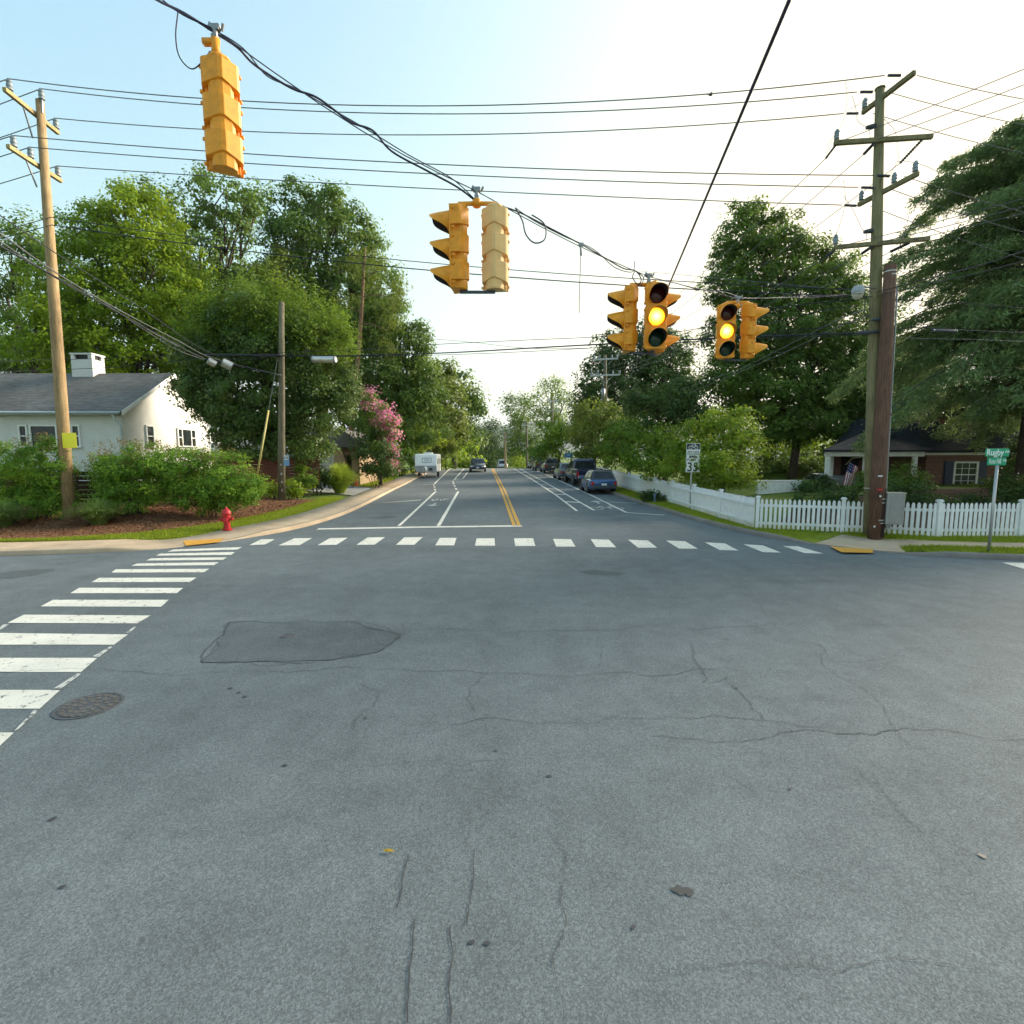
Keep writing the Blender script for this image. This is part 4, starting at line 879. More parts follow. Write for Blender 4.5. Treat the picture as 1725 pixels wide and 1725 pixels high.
along([(240, -30, 4.7), (300, 20, 4.9), (360, 50, 5.07), (410, 82, 5.2), (450, 128, 5.35), (500, 150, 5.55), (570, 190, 5.8), (625, 222, 6.0), (690, 262, 6.15), (760, 300, 6.3), (800, 336, 6.42)], .006, 'thin signal cable twisting along the thick one left of the pair')
along([(803, 340, 6.45), (840, 346, 6.6), (880, 360, 6.85), (930, 386, 7.2), (980, 412, 7.6), (1020, 435, 7.95), (1050, 452, 8.2), (1070, 456, 8.4), (1080, 470, 8.5), (1076, 480, 8.55)], .009, 'signal cable strung from the pair to the three light cluster')
along([(868, 350, 6.7), (900, 372, 6.95), (950, 398, 7.4), (1000, 420, 7.8), (1035, 450, 8.1), (1065, 458, 8.35), (1069, 440, 8.4)], .006, 'thin slack signal cable ending in an upturned tip beside the cluster')
along([(300, 20, 4.85), (296, 60, 4.85), (302, 95, 4.9), (322, 116, 4.95), (340, 105, 5.0), (354, 86, 5.05)], .0055, 'looping drip cable left of the single signal', None)
along([(868, 350, 6.7), (880, 372, 6.75), (886, 395, 6.75), (900, 409, 6.8), (916, 405, 6.85), (920, 390, 6.9), (915, 375, 6.9), (896, 362, 6.9)], .009, 'looping drip cable hanging right of the pair of signals', None)
along([(1070, 456, 8.4), (1066, 468, 8.4), (1078, 482, 8.5), (1084, 468, 8.55), (1076, 460, 8.5)], .008, 'small cable loop above the three light cluster', None)
along([(1093, 470, 8.6), (1130, 475, 9.0), (1180, 488, 9.5), (1220, 492, 9.9), (1260, 502, 10.6), (1340, 500, 12.4), (1465, 494, 15.1)], .008, 'signal cable strung from the cluster to the olive pole')
dp = cable('hanging_cable', [P(977, 412, 8.3), P(978, 445, 8.3), P(976, 490, 8.3), P(975.5, 528, 8.3)], .006, M_wireg, 'loose cable end hanging straight down from the span wire'); 
cl = thing('cable_clamp', 'clamp holding the hanging cable end on the span wire', 'clamp', P(979, 412, 8.25)); MB().box((0, 0, 0), (.08, .04, .05)).tube([(-.01, 0, -.02), (.01, 0, -.16)], .018, 6).build('body', M_steel, cl, bevel=.004)
A, B = P(1330, 0, 3.2), P(1125, 485, 9.2); d = (B - A)
cable('overhead_cable', [A - d * 1.6, A, B, A + d * 2.5, A + d * 6.6], .013, M_wireb, 'thick dark cable crossing overhead down to the distant trees', 'cable')
# power lines
TL = 'thin power line strung across the sky between the two tall poles, '
E = ENDS; wr = .0135
RA, RB = armA; RC1, RC2 = armC
lines = [(E[(16, 143)], P(1525, 127, RA.lerp(RB, .85).y), .75, 'topmost'), (E['pt'], P(1477, 155, 15.3), .65, 'second from top'), (E[(95, 217)], P(1453, 191, RA.y), .55, 'third from top'), (E[(23, 239)], P(1505, 297, 15.1), .25, 'fourth from top'), (E[(50, 258)], P(1478, 317, 15.3), .2, 'fifth from top'), (E[(98, 297)], P(1449, 347, RC1.y), .12, 'sixth from top')]
for i, (a, b, s_, w_) in enumerate(lines):
    u = (b - a).normalized(); q0, q1 = b - u * (.42 + .0), b - u * .1
    cable('power_line', sag(a, q0 - u * .1, s_), wr, M_wireg, TL + w_, 'power line', 'power lines between the tall poles')
    mb = MB(); rod_ins(mb, q0 - u * .02, q1, .042); base = q0.copy(); mb.v = [v - base for v in mb.v]; o = mb.build('strain_insulator', M_poly, None, 'auto'); o.location = base; tag(o, 'dark ribbed strain insulator ending the %s power line at the olive pole' % w_, 'insulator', 'strain insulators on the olive pole')
    c = a + Vector((-14, 3.5, [-.3, -.9, -.9, -.5, -.7, -.8][i])); cable('power_line', sag(a, c, .15, 8), wr, M_wireg, 'power line leaving the frame left of the tan pole, ' + w_, 'power line', 'power lines leaving left of the tan pole')
    e = b + Vector((9, .4, -.9 - .25 * i)); cable('power_line', sag(b + Vector((.3, 0, 0)), e, .2, 10), .009, M_wireg, 'power line leaving the olive pole toward the right edge, ' + w_, 'power line', 'power lines leaving right of the olive pole')
for i, (a, b, s_, w_) in enumerate([(P(86, 366, 17.3), P(1462, 488, 15.2), .35, 'upper'), (P(87, 379, 17.3), P(1460, 500, 15.2), .35, 'lower')]): cable('neutral_line', sag(a, b, s_), .0115 + .004 * i, M_wire, w_ + ' of two dark lines passing behind the paired signals', 'power line', 'dark lines below the top six'); cable('neutral_line', sag(a, a + Vector((-14, 4, -.6)), .1, 8), .011, M_wire, w_ + ' dark line running off left below the crossarms', 'power line')
# lines from the olive pole down the street to the distant pole
srcs = [(1391, 267, 15.6), (1455, 260, 15.7), (1516, 275, 15.7), (1391, 434, 15.6), (1452, 427, 15.7), (1500, 424, 15.7)]
stub = [armB[0].lerp(armB[1], f) for f in (.02, .42, .90)] + [armD[0].lerp(armD[1], f) for f in (.02, .42, .8)]
for i, (sx, st) in enumerate(zip(srcs, stub)):
    p = P(*sx); A, B = fa[0 if i < 3 else 1]; e = A.lerp(B, (.03, .5, .97)[i % 3]) + Vector((0, 0, .35))
    cable('power_line', sag(p, e, .55), .010, M_wireg, 'power line slanting from the %s crossarm to the distant pole, %s end' % (('upper level', 'lower level')[i // 3], ('near', 'middle', 'far')[i % 3]), 'power line', 'power lines slanting to the distant pole')
    mb = MB(); rod_ins(mb, st - Vector((0, 0, .06)), p, .045); base = Vector(st); mb.v = [v - base for v in mb.v]; o = mb.build('strain_insulator', M_poly, None, 'auto'); o.location = base; tag(o, 'slanting ribbed insulator under the %s end of the %s crossarm' % (('left', 'middle', 'right')[i % 3], ('upper level', 'lower level')[i // 3]), 'insulator', 'strain insulators on the olive pole')
    q = st + Vector((8, -9, .4)); cable('power_line', sag(st, q, .2, 8), .009, M_wireg, 'power line passing over the hemlock from the %s crossarm, %s end' % (('upper level', 'lower level')[i // 3], ('left', 'middle', 'right')[i % 3]), 'power line', 'power lines passing over the hemlock')
# jumper wires round the olive pole
JW = 'jumper wires looping round the crossarms'
for i, (px, lb) in enumerate([([(1424, 137), (1427, 160), (1423, 195), (1410, 222), (1398, 240), (1394, 258)], 'long jumper wire left of the top crossarm'), ([(1435, 160), (1441, 180), (1446, 205), (1462, 216), (1466, 232)], 'jumper wire curving down beside the top of the pole'), ([(1489, 200), (1508, 222), (1513, 255), (1512, 272), (1504, 285), (1500, 297)], 'jumper wire curving down right of the pole top'), ([(1420, 300), (1424, 330), (1420, 360), (1407, 400)], 'jumper wire hanging left between the middle and lowest crossarm'), ([(1421, 330), (1436, 352), (1452, 385), (1460, 396), (1458, 410)], 'slanting jumper wire beside the lower arrester'), ([(1512, 272), (1530, 272), (1560, 280), (1580, 290)], 'jumper wire arching over the middle crossarm insulators'), ([(1430, 185), (1444, 177), (1456, 173), (1466, 177)], 'short jumper wire arching over the top insulator'), ([(1533, 354), (1527, 380), (1518, 410), (1505, 440)], 'jumper wire dropping toward the brown pole stub')]): cable('jumper_wire', spline([P(x, y, 15.25) for x, y in px], 5), .0065, M_wireg, lb, 'wire', JW, 5)
# communication cables
CG = 'communication cables'
bx = P(474, 598, 24.8)
for i, (pts, r, lb) in enumerate([
    ([(-60, 352, 9), (0, 393, 11), (100, 463, 14), (200, 522, 17.5), (300, 574, 21), (360, 604, 23.4), (474, 632, 24.8)], .017, 'pale aerial cable bundle, upper strand before the tan pole'),
    ([(-60, 376, 9), (0, 414, 11), (100, 470, 14), (200, 527, 17.5), (290, 576, 21), (345, 604, 23.3), (420, 620, 24.2), (474, 634, 24.8)], .02, 'black aerial cable bundle, middle strand before the tan pole'),
    ([(-60, 380, 9), (0, 407, 11), (90, 466, 14), (185, 519, 17.5), (290, 578, 21.2), (350, 606, 23.4), (380, 614, 23.8)], .014, 'grey aerial cable running to the pair of splice cases'),
    ([(-60, 330, 9), (0, 363, 11), (90, 424, 14), (180, 481, 17), (260, 534, 20), (330, 582, 22.6), (395, 606, 24), (474, 597, 24.8)], .013, 'black aerial cable highest of the bundle before the tan pole'),
    ([(175, 510, 17.4), (250, 560, 20), (300, 590, 21.6), (345, 606, 23)], .010, 'thin pale cable parting below the bundle beside the chimney'),
    ([(-30, 608, 19), (90, 606, 21), (200, 603, 23), (290, 599, 24.4), (400, 597, 24.7), (474, 597, 24.8)], .011, 'thin black line crossing before the white chimney'),
    ([(-30, 627, 19), (90, 623, 21), (200, 618, 23), (290, 609, 24.3), (345, 602, 24.6)], .013, 'sagging black line below the chimney top'),
    ([(345, 598, 24.6), (410, 598.5, 24.7), (474, 599, 24.8)], .055, 'thick black cable sheath left of the weathered pole'),
    ([(474, 599, 24.8), (600, 599, 24.2), (760, 594, 23), (900, 586, 21.5), (1010, 580, 20.4), (1160, 572, 18.6), (1300, 566, 17), (1466, 560, 15.3)], .026, 'thick black cable from the weathered pole across the street'),
    ([(474, 594, 24.8), (600, 589, 24.2), (720, 581, 23.3), (860, 574, 22), (1000, 568, 20.5), (1130, 560, 19), (1215, 545, 17.8), (1300, 520, 17), (1462, 502, 15.3)], .012, 'thin black line rising across the street to the olive pole'),
    ([(474, 600, 24.8), (640, 600, 24), (800, 596, 22.6), (950, 589, 21), (1100, 580, 19.3), (1300, 570, 17), (1466, 564, 15.3)], .011, 'thin line just under the thick cable across the street'),
    ([(716, 570, 30), (790, 576, 28), (880, 586, 26), (960, 587, 23), (1060, 583, 20.5), (1180, 574, 18.5), (1330, 558, 16.8), (1466, 540, 15.3)], .010, 'thin line crossing the others left of the street gap'),
    ([(1466, 520, 15.2), (1420, 535, 17), (1340, 575, 20), (1250, 620, 25), (1180, 645, 31), (1110, 670, 40)], .014, 'pale cable slanting from the olive pole into the row of trees, upper'),
    ([(1466, 530, 15.2), (1400, 556, 17.5), (1330, 590, 20.5), (1250, 625, 25.5), (1170, 658, 33), (1120, 674, 40)], .013, 'pale cable slanting from the olive pole into the row of trees, lower'),
    ([(1444, 515, 15.3), (1380, 524, 16.5), (1330, 537, 17.5), (1290, 545, 18.5), (1200, 566, 21), (1120, 600, 30), (1042, 640, 46)], .011, 'drop cable passing behind the farther signal pair'),
    ([(1478, 492, 15.2), (1560, 470, 12.5), (1640, 450, 10.5), (1760, 412, 8.6)], .012, 'cable rising right from the olive pole across the hemlock, upper'),
    ([(1478, 498, 15.2), (1560, 479, 12.5), (1640, 462, 10.5), (1760, 430, 8.6)], .010, 'cable rising right from the olive pole across the hemlock, lower'),
    ([(1478, 500, 15.2), (1540, 506, 15.4), (1640, 512, 15.8), (1760, 522, 16.4)], .010, 'thin line leaving the olive pole level to the right'),
    ([(1478, 560, 15.2), (1540, 552, 15.4), (1640, 557, 15.8), (1760, 562, 16.4)], .012, 'dark line leaving the brown pole right below the splice case'),
    ([(1478, 566, 15.2), (1540, 570, 15.4), (1640, 572, 15.8), (1760, 577, 16.4)], .010, 'lowest pale line leaving the poles to the right'),
    ([(1300, 493, 14), (1380, 500, 14.6), (1440, 499, 15), (1470, 500, 15.2)], .010, 'short twisted line arriving at the street lamp'),
    ([(1060, 455, 30), (1180, 466, 22), (1300, 477, 18), (1400, 486, 16), (1462, 490, 15.3)], .010, 'pale line meeting the olive pole above the street lamp'),
    ([(700, 668, 70), (800, 670, 75), (845, 676, 80)], .03, 'far line over the street gap between the distant trees')]):
    cable('communication_cable', spline([P(*p) for p in pts], 6), r, M_wireg if 'pale' in lb or 'grey' in lb else M_wire, lb, 'cable', CG)
def splice(label, pa, pb, r, mat):
    a, b = P(*pa), P(*pb); t = thing('splice_case', label, 'cable splice', a); d = (b - a)
    MB().tube([a, a + d * .06, a + d * .94, b], [r * .75, r, r, r * .75], 12).build('case', mat, t, 'auto', world=True)
    for f in (.02, .93): MB().tube([a + d * f, a + d * (f + .05)], r * 1.06, 12).build('end_cap', M_steel, t, True, world=True)
Msp = plain('splice_aluminium', (.55, .55, .54), .35, .6)
splice('long silver splice case hanging right of the weathered pole', (526, 605.5, 24.4), (566, 606, 24.2), .15, Msp); splice('short silver splice case at the end of the cable bundle', (374, 609, 23.8), (391, 618, 24.0), .20, Msp); splice('smaller silver splice case beside the larger one on the bundle', (350, 607, 23.4), (364, 614, 23.6), .15, Msp)
splice('black splice case on the line right of the brown pole', (1570, 556.5, 15.4), (1612, 558, 15.6), .045, M_poly)
# ------------------------------------------------------------------ white picket fence
def picket(mb, x, y, z, w, h, ux, uy, th=.022):
    prof = [(-w / 2, 0), (w / 2, 0), (w / 2, h - w * .95), (w * .33, h - w * .35), (0, h), (-w * .33, h - w * .35), (-w / 2, h - w * .95)]; n = len(prof)
    px_, py_ = -uy, ux
    vs = [(x + ux * a + px_ * s * th / 2, y + uy * a + py_ * s * th / 2, z + b) for s in (-1, 1) for a, b in prof]
    mb.add(vs, [tuple(range(n)), tuple(range(2 * n - 1, n - 1, -1))] + [(i, n + i, n + (i + 1) % n, (i + 1) % n) for i in range(n)])
def fence(label, pts, spacing, w, h, post_every, rail_side=1, endpost=(True, True)):
    t = thing('picket_fence', label, 'fence', (pts[0][0], pts[0][1], hz(*pts[0])), 0)
    pv = [Vector((p[0], p[1], 0)) for p in pts]; segs = []; L = 0
    for a, b in zip(pv[:-1], pv[1:]): segs.append((L, a, b)); L += (b - a).length
    def at(s):
        for l0, a, b in segs[::-1]:
            if s >= l0 - 1e-6: u = (b - a).normalized(); q = a + u * (s - l0); return q, u
    nb = max(1, round(L / post_every)); bay = L / nb
    for k in range(nb + 1):
        if (k == 0 and not endpost[0]) or (k == nb and not endpost[1]): continue
        q, u = at(min(k * bay, L - 1e-4)); z = hz(q.x, q.y); ang = math.atan2(u.y, u.x); hp = h * 1.03
        po = MB().box((q.x, q.y, z + hp / 2 - .05), (.105, .105, hp + .1), ang).build('post', M_fence, t, bevel=.006, world=True)
        MB().box((q.x, q.y, z + hp + .018), (.155, .155, .035), ang).box((q.x, q.y, z + hp + .05), (.12, .12, .03), ang).build('post_cap', M_fence, po, bevel=.008, world=True)
    for k in range(nb):
        mb = MB(); n = max(3, int((bay - .105) / spacing)); g = (bay - .105) / n
        for j in range(n):
            q, u = at(k * bay + .0525 + g * (j + .5)); z = hz(q.x, q.y); r = random.Random(k * 99 + j); picket(mb, q.x, q.y, z + .03 + r.uniform(-.006, .006), w, h * .97 + r.uniform(-.008, .008), u.x, u.y)
        a, u = at(k * bay + .055); b, _ = at(min((k + 1) * bay - .055, L - 1e-4)); off = Vector((-u.y, u.x, 0)) * .035 * rail_side
        for f in (.2, .78): mb.bar(a + off + Vector((0, 0, hz(a.x, a.y) + h * f)), b + off + Vector((0, 0, hz(b.x, b.y) + h * f)), .035, .085)
        mb.build('picket_panel', M_fence, t, world=True)
    return t
C0 = (8.2, 17.0)
fence('white picket fence along the corner lawn facing the crossing', [C0, (12.3, 14.95), (20, 14.9), (27, 14.9)], .135, .082, 1.02, 2.45)
fence('long white picket fence running up the street behind the parked cars', [(8.16, 17.06), (7.75, 24.6), (7.3, 33), (6.7, 45)], .118, .088, 1.04, 2.6, 1, (False, True))

# ------------------------------------------------------------------ left: dark slat fence and reddish fence
def slat_fence(label, a, b, h, n, mat, z0, gap=.02):
    a, b = Vector(a), Vector(b); t = thing('slat_fence', label, 'fence', (a.x, a.y, z0)); L = (b - a).length; u = (b - a) / L; mb = MB(); sh = h / n
    for k in range(n): mb.bar(a + Vector((0, 0, z0 + sh * (k + .5))), b + Vector((0, 0, z0 + sh * (k + .5))), .025, sh - gap)
    mb.build('slat_panel', mat, t, world=True)
    m = max(2, int(L / 2.2))
    for k in range(m + 1):
        p = a + u * L * k / m + Vector((-u.y, u.x, 0)) * .06; MB().box((p.x, p.y, z0 + h / 2 + .02), (.09, .09, h + .1), math.atan2(u.y, u.x)).build('post', mat, t, world=True)
    return t
slat_fence('low dark brown horizontal slat fence behind the hedge shrubs', (-24, 18.2, 0), (-12.2, 21.0, 0), 1.45, 8, M_darkf, .55, .03)
slat_fence('reddish timber fence beyond the hedge beside the white house', (-14.8, 26.5, 0), (-10.6, 28.2, 0), 1.5, 9, M_redf, 1.0, .012)
# ------------------------------------------------------------------ white house
D0 = 26.0
ze = P(205, 697, D0).z; e0 = P(205, 697, D0); xg = e0.x; ap = P(287, 632, 29.9); zrg = ap.z
H = thing('white_house', 'low cream white house with grey shingle roof behind the hedge', 'house', (xg - 8, 30, 1.0))
yb = 34.5; x0 = -42
gz_ = 0.4
mb = MB(); xs1 = xg - .35
yf = D0 + .45; ybk = yb - .45; ym = (yf + ybk) / 2
zt_ = ze + .02
rise = (zrg - ze)
mb.add([(x0, yf, gz_), (xs1, yf, gz_), (xs1, ybk, gz_), (x0, ybk, gz_), (x0, yf, zt_), (xs1, yf, zt_), (xs1, ybk, zt_), (x0, ybk, zt_), (x0, ym, zrg - .12), (xs1, ym, zrg - .12)], [(0, 1, 5, 4), (1, 2, 6, 9, 5), (2, 3, 7, 6), (3, 0, 4, 8, 7), (4, 5, 9, 8), (6, 7, 8, 9), (0, 3, 2, 1)])
mb.build('wall', M_wbrick, H, world=True)
mb = MB(); th = .16
for y1, sgn in ((D0, 1), (yb, -1)):
    yr = ym + .0
    mb.add([(x0, y1, ze), (xg, y1, ze), (xg, yr, zrg), (x0, yr, zrg), (x0, y1, ze + th), (xg, y1, ze + th), (xg, yr, zrg + th), (x0, yr, zrg + th)], [(0, 1, 2, 3), (4, 5, 6, 7), (0, 1, 5, 4), (1, 2, 6, 5), (2, 3, 7, 6), (3, 0, 4, 7)])
roof = mb.build('roof', M_roofg, H, world=True)
m = MB()
for y1 in (D0, yb): m.add([(xg + .005, y1, ze - .08), (xg + .03, y1, ze - .08), (xg + .03, ym, zrg - .08), (xg + .005, ym, zrg - .08), (xg + .005, y1, ze + .15), (xg + .03, y1, ze + .15), (xg + .03, ym, zrg + .15), (xg + .005, ym, zrg + .15)], [(0, 1, 2, 3), (4, 5, 6, 7), (0, 1, 5, 4), (1, 2, 6, 5), (2, 3, 7, 6), (3, 0, 4, 7)])
m.build('gable_trim', M_wpaint, H, world=True)
ym2 = MB(); ym2.tube([(x0, D0 - .06, ze + .05), (xg - .05, D0 - .06, ze + .05)], .075, 8); gu = ym2.build('gutter', plain('gutter_grey', (.36, .42, .46), .45), H, True, world=True)
MB().box(((x0 + xs1) / 2, D0 + .22, ze - .03), (xs1 - x0, .42, .03)).build('soffit', M_wpaint, H, world=True)
MB().tube([(xg - .5, D0 + .0, ze - .0), (xg - .42, D0 + .1, ze - .25), (xg - .38, yf - .06, ze - .6), (xg - .38, yf - .06, gz_ + .6)], .05, 8).build('downspout', plain('downspout_grey', (.5, .55, .58), .45), H, True, world=True)
cz0 = zrg - .4; c = P(150, 632, ym); ctop = P(153, 597, ym).z; w = 1.2
ch = MB(); ch.box((c.x, ym, (cz0 + ctop - .35) / 2), (w, .9, ctop - .35 - cz0))
for sx in (-1, 1):
    for sy in (-1, 1): ch.box((c.x + sx * (w / 2 - .11), ym + sy * .34, ctop - .22), (.22, .22, .26))
ch.box((c.x, ym, ctop - .05), (w + .08, .98, .09))
ch = ch.build('chimney', M_wbrick, H, world=True); MB().box((c.x, ym, ctop - .22), (w - .24, .68, .25)).build('flue', M_blk, ch, world=True)
def win(t, c, w, h, face, n=1, frame=None, glass=None, bars=True, side=None, fr=.07):
    """window centre c, facing '-Y', '+X'"""
    M = Matrix.Translation(c) @ (Matrix.Identity(4) if face == '-Y' else Matrix.Rotation(R(90), 4, 'Z'))
    f = MB(); f.M = M
    f.box((0, -.03, h / 2), (w + 2 * fr, .09, fr)).box((0, -.05, -h / 2 - fr * .3), (w + 2 * fr + .1, .14, fr)).box((-w / 2 - fr / 2, -.03, 0), (fr, .088, h)).box((w / 2 + fr / 2, -.03, 0), (fr, .088, h))
    fo = f.build('window', frame or M_wpaint, t, world=True)
    g = MB(); g.M = M; g.box((0, .0, 0), (w, .03, h)); g.build('pane', glass or M_glass, fo, world=True)
    if bars:
        s_ = MB(); s_.M = M
        if bars == 3: s_.box((-w * .27, -.03, 0), (.07, .06, h)).box((w * .27, -.03, 0), (.07, .06, h)).box((-w * .39, -.028, 0), (w * .2, .05, .05)).box((w * .39, -.028, 0), (w * .2, .05, .05))
        else: s_.box((0, -.03, 0), (w, .05, .05))
        if bars == 2:
            for k in (-1, 1): s_.box((k * w / 6, -.024, 0), (.02, .02, h))
            for k in (-.25, .25): s_.box((0, -.022, k * h), (w, .02, .02))
        s_.build('sash', frame or M_wpaint, fo, world=True)
    return fo
def on_front(px, py): return P(px, py, yf)
for (xa, xb_, ya, yb_, bars) in ((34, 48, 717, 752, 1), (53, 98, 717, 752, 0), (123, 136, 717, 752, 1)):
    a, b = on_front(xa, ya), on_front(xb_, yb_); win(H, ((a.x + b.x) / 2, yf - .02, (a.z + b.z) / 2), b.x - a.x, a.z - b.z, '-Y', bars=bars)
a, b = on_front(98, 717), on_front(121, 752); win(H, ((a.x + b.x) / 2, yf - .02, (a.z + b.z) / 2), b.x - a.x - .1, a.z - b.z, '-Y', bars=0)
def on_gable(px, py):
    a, bz = ray(px, py); Dg = xs1 / a; return Vector((xs1, Dg, CH + bz * Dg))
for (xa, xb_, ya, yb_, bars) in ((245, 258, 717, 752, 1), (298, 328, 722, 752, 3), (352, 366, 724, 745, 2)):
    a, b = on_gable(xa, ya), on_gable(xb_, yb_); win(H, (xs1 + .02, (a.y + b.y) / 2, (a.z + b.z) / 2), b.y - a.y, a.z - b.z, '+X', bars=bars)
# small stone garage behind the shrubs
a = P(575, 790, 36); zg = hz(a.x, 36)
Gg = thing('garage', 'small tan stone garage with a dark doorway behind the bright shrubs', 'garage', (a.x, 36, zg))
tz = P(575, 748, 36).z - zg; w0 = P(556, 790, 36).x - a.x; w1 = P(606, 790, 36).x - a.x
MB().box((w0 - 1.3, 2.5, tz / 2), (3.2, 5, tz)).build('wall', plain('pale_rubble', (.42, .42, .40), .85, var=.5, scale=5), Gg)
MB().prism([(w0 + .3, 0), (w1 - 1.0, 0), (w1 - 1.0, tz * .62), (w1 - 1.35, tz * .95), (w0 + .3, tz * .98)], 0, 5, 'Y').prism([(w1 - .55, 0), (w1, 0), (w1, tz * .8), (w1 - .55, tz * .8)], 0, 5, 'Y').build('gable_wall', M_tanb, Gg); MB().box((w1 - .78, .6, tz * .35), (.46, .3, tz * .7)).build('doorway', M_blk, Gg)
MB().prism([(w0 - 3, tz), (w1 + .3, tz * .9), (w1 + .3, tz * .97), ((w0 + w1) / 2, tz * 1.35), (w0 - 3, tz * 1.1)], -.3, 5.3, 'Y').build('roof', M_roofg, Gg)

# ------------------------------------------------------------------ brick house with porch, right
Dh = 27.5; b0 = P(1556, 830, Dh)
zb = hz(b0.x, Dh); BH = thing('brick_house', 'red brick house with dark roof, white porch and blue shutters behind the fence', 'house', (b0.x, Dh, zb))
xw0 = b0.x; xw1 = xw0 + 9.0; zev = P(1600, 759, Dh).z
MB().box(((xw0 + xw1) / 2, Dh + 4, (zb - .3 + zev) / 2), (xw1 - xw0, 8, zev - zb + .3)).build('wall', M_brick, BH, world=True)
MB().box(((xw0 + xw1) / 2, Dh - .06, zev - .12), (xw1 - xw0 + .3, .12, .24)).build('frieze_board', M_wpaint, BH, world=True)
ex = .45; zr_ = zev + 3.4; xm0, xm1 = xw0 + 1.6, xw1 + 1
mb = MB(); mb.add([(xw0 - ex, Dh - ex, zev), (xw1 + ex, Dh - ex, zev), (xw1 + ex, Dh + 8 + ex, zev), (xw0 - ex, Dh + 8 + ex, zev), (xm0, Dh + 4, zr_), (xm1, Dh + 4, zr_), (xw0 - ex, Dh - ex, zev - .1), (xw1 + ex, Dh - ex, zev - .1), (xw1 + ex, Dh + 8 + ex, zev - .1), (xw0 - ex, Dh + 8 + ex, zev - .1)], [(0, 1, 5, 4), (1, 2, 5), (2, 3, 4, 5), (3, 0, 4), (0, 6, 7, 1), (1, 7, 8, 2), (2, 8, 9, 3), (3, 9, 6, 0), (6, 9, 8, 7)])
rf = mb.build('roof', M_roofd, BH, world=True)
xd = P(1592, 740, Dh + 2).x; zd = P(1592, 730, Dh + 1.6).z
MB().box((xd, Dh + 3, zd + .2), (1.5, 3, 1.5)).build('dormer', M_brick, rf, world=True); MB().prism([(xd - 1.0, zd + .9), (xd + 1.0, zd + .9), (xd, zd + 1.8)], Dh + 1.35, Dh + 4.6, 'Y').build('dormer_roof', M_roofd, rf, world=True); MB().box((xd, Dh + 1.46, zd + .15), (.8, .06, 1.0)).build('dormer_window', M_wpaint, rf, world=True)
a, b = P(1608, 778, Dh), P(1641, 821, Dh)
win(BH, ((a.x + b.x) / 2, Dh - .02, (a.z + b.z) / 2), b.x - a.x - .05, a.z - b.z - .05, '-Y', bars=2, fr=.09)
Msh = plain('navy_shutter', (.018, .03, .075), .5); xc = (a.x + b.x) / 2; hw = (b.x - a.x) / 2
for s_ in (-1, 1):
    mb = MB(); mb.box((xc + s_ * (hw + .32), Dh - .04, (a.z + b.z) / 2), (.46, .05, a.z - b.z + .1))
    for k in range(14): mb.box((xc + s_ * (hw + .32), Dh - .07, b.z + .06 + k * (a.z - b.z) / 14), (.38, .02, .05))
    mb.build('shutter', Msh, BH, world=True)
# porch
yp = Dh - .6; q0 = P(1394, 765, yp).x; q1 = P(1553, 765, yp).x; zp = P(1450, 758, yp).z; zpd = zb + .35
MB().prism([(q0 - .15, yp - .1), (q1 + .15, yp - .1), (q1 + .15, yp + 3.3), (q0 * (yp + 3.3) / yp, yp + 3.3)], zpd - .4, zpd, 'Z').build('porch_floor', plain('porch_grey', (.25, .25, .25), .7), BH, world=True)
MB().box(((q0 + q1) / 2, yp + .02, zp - .17), (q1 - q0 + .2, .16, .32)).bar((q0 + .05, yp + .12, zp - .17), (q0 * (yp + 3.2) / yp, yp + 3.2, zp - .17), .16, .318).build('porch_beam', M_wpaint, BH, world=True)
for px in (1394.5, 1427, 1458, 1541):
    x = P(px, 790, yp).x; MB().box((x, yp + (.05 if px != 1427 else 1.4), (zpd + zp - .34) / 2), (.19, .19, zp - .34 - zpd)).build('porch_post', M_wpaint, BH, bevel=.012, world=True)
qb = (q0 - .45) * (yp + 3.6) / (yp - .35) + .25; mb = MB(); ztop = P(1455, 732, yp + 2.5).z; mb.add([(q0 - .45, yp - .35, zp), (q1 + .3, yp - .35, zp), (q1 + .3, yp + 3.6, zp + .1), (qb, yp + 3.6, zp), (P(1447, 726, yp + 2.6).x, yp + 2.6, ztop), (q1 + .3, yp + 2.6, ztop), (q0 - .45, yp - .35, zp - .09), (q1 + .3, yp - .35, zp - .09), (q1 + .3, yp + 3.6, zp - .09), (qb, yp + 3.6, zp - .09)], [(0, 1, 5, 4), (1, 2, 5), (2, 3, 4, 5), (3, 0, 4), (0, 6, 7, 1), (1, 7, 8, 2), (2, 8, 9, 3), (3, 9, 6, 0), (6, 9, 8, 7)])
mb.build('porch_roof', M_roofd, BH, world=True)
MB().box(((q0 + q1) / 2 + 1.2, yp + 3.4, (zb + zp) / 2), (q1 - q0 - 2.4, .3, zp - zb)).build('porch_back_wall', M_brick, BH, world=True); MB().box((q0 + 3.3, yp + 3.2, zpd + 1.0), (.95, .1, 2.0)).build('front_door', M_blk, BH, world=True)
xbk = P(1470, 650, Dh + 6).x; mb = MB(); zq = P(1456, 700, Dh + 5).z
mb.prism([(xbk - 1.3, zp), (xbk + 3.5, zp), (xbk + 3.5, zq), (xbk + .3, zq)], Dh + 3.6, Dh + 8, 'Y'); mb.build('rear_roof', M_roofd, BH, world=True)
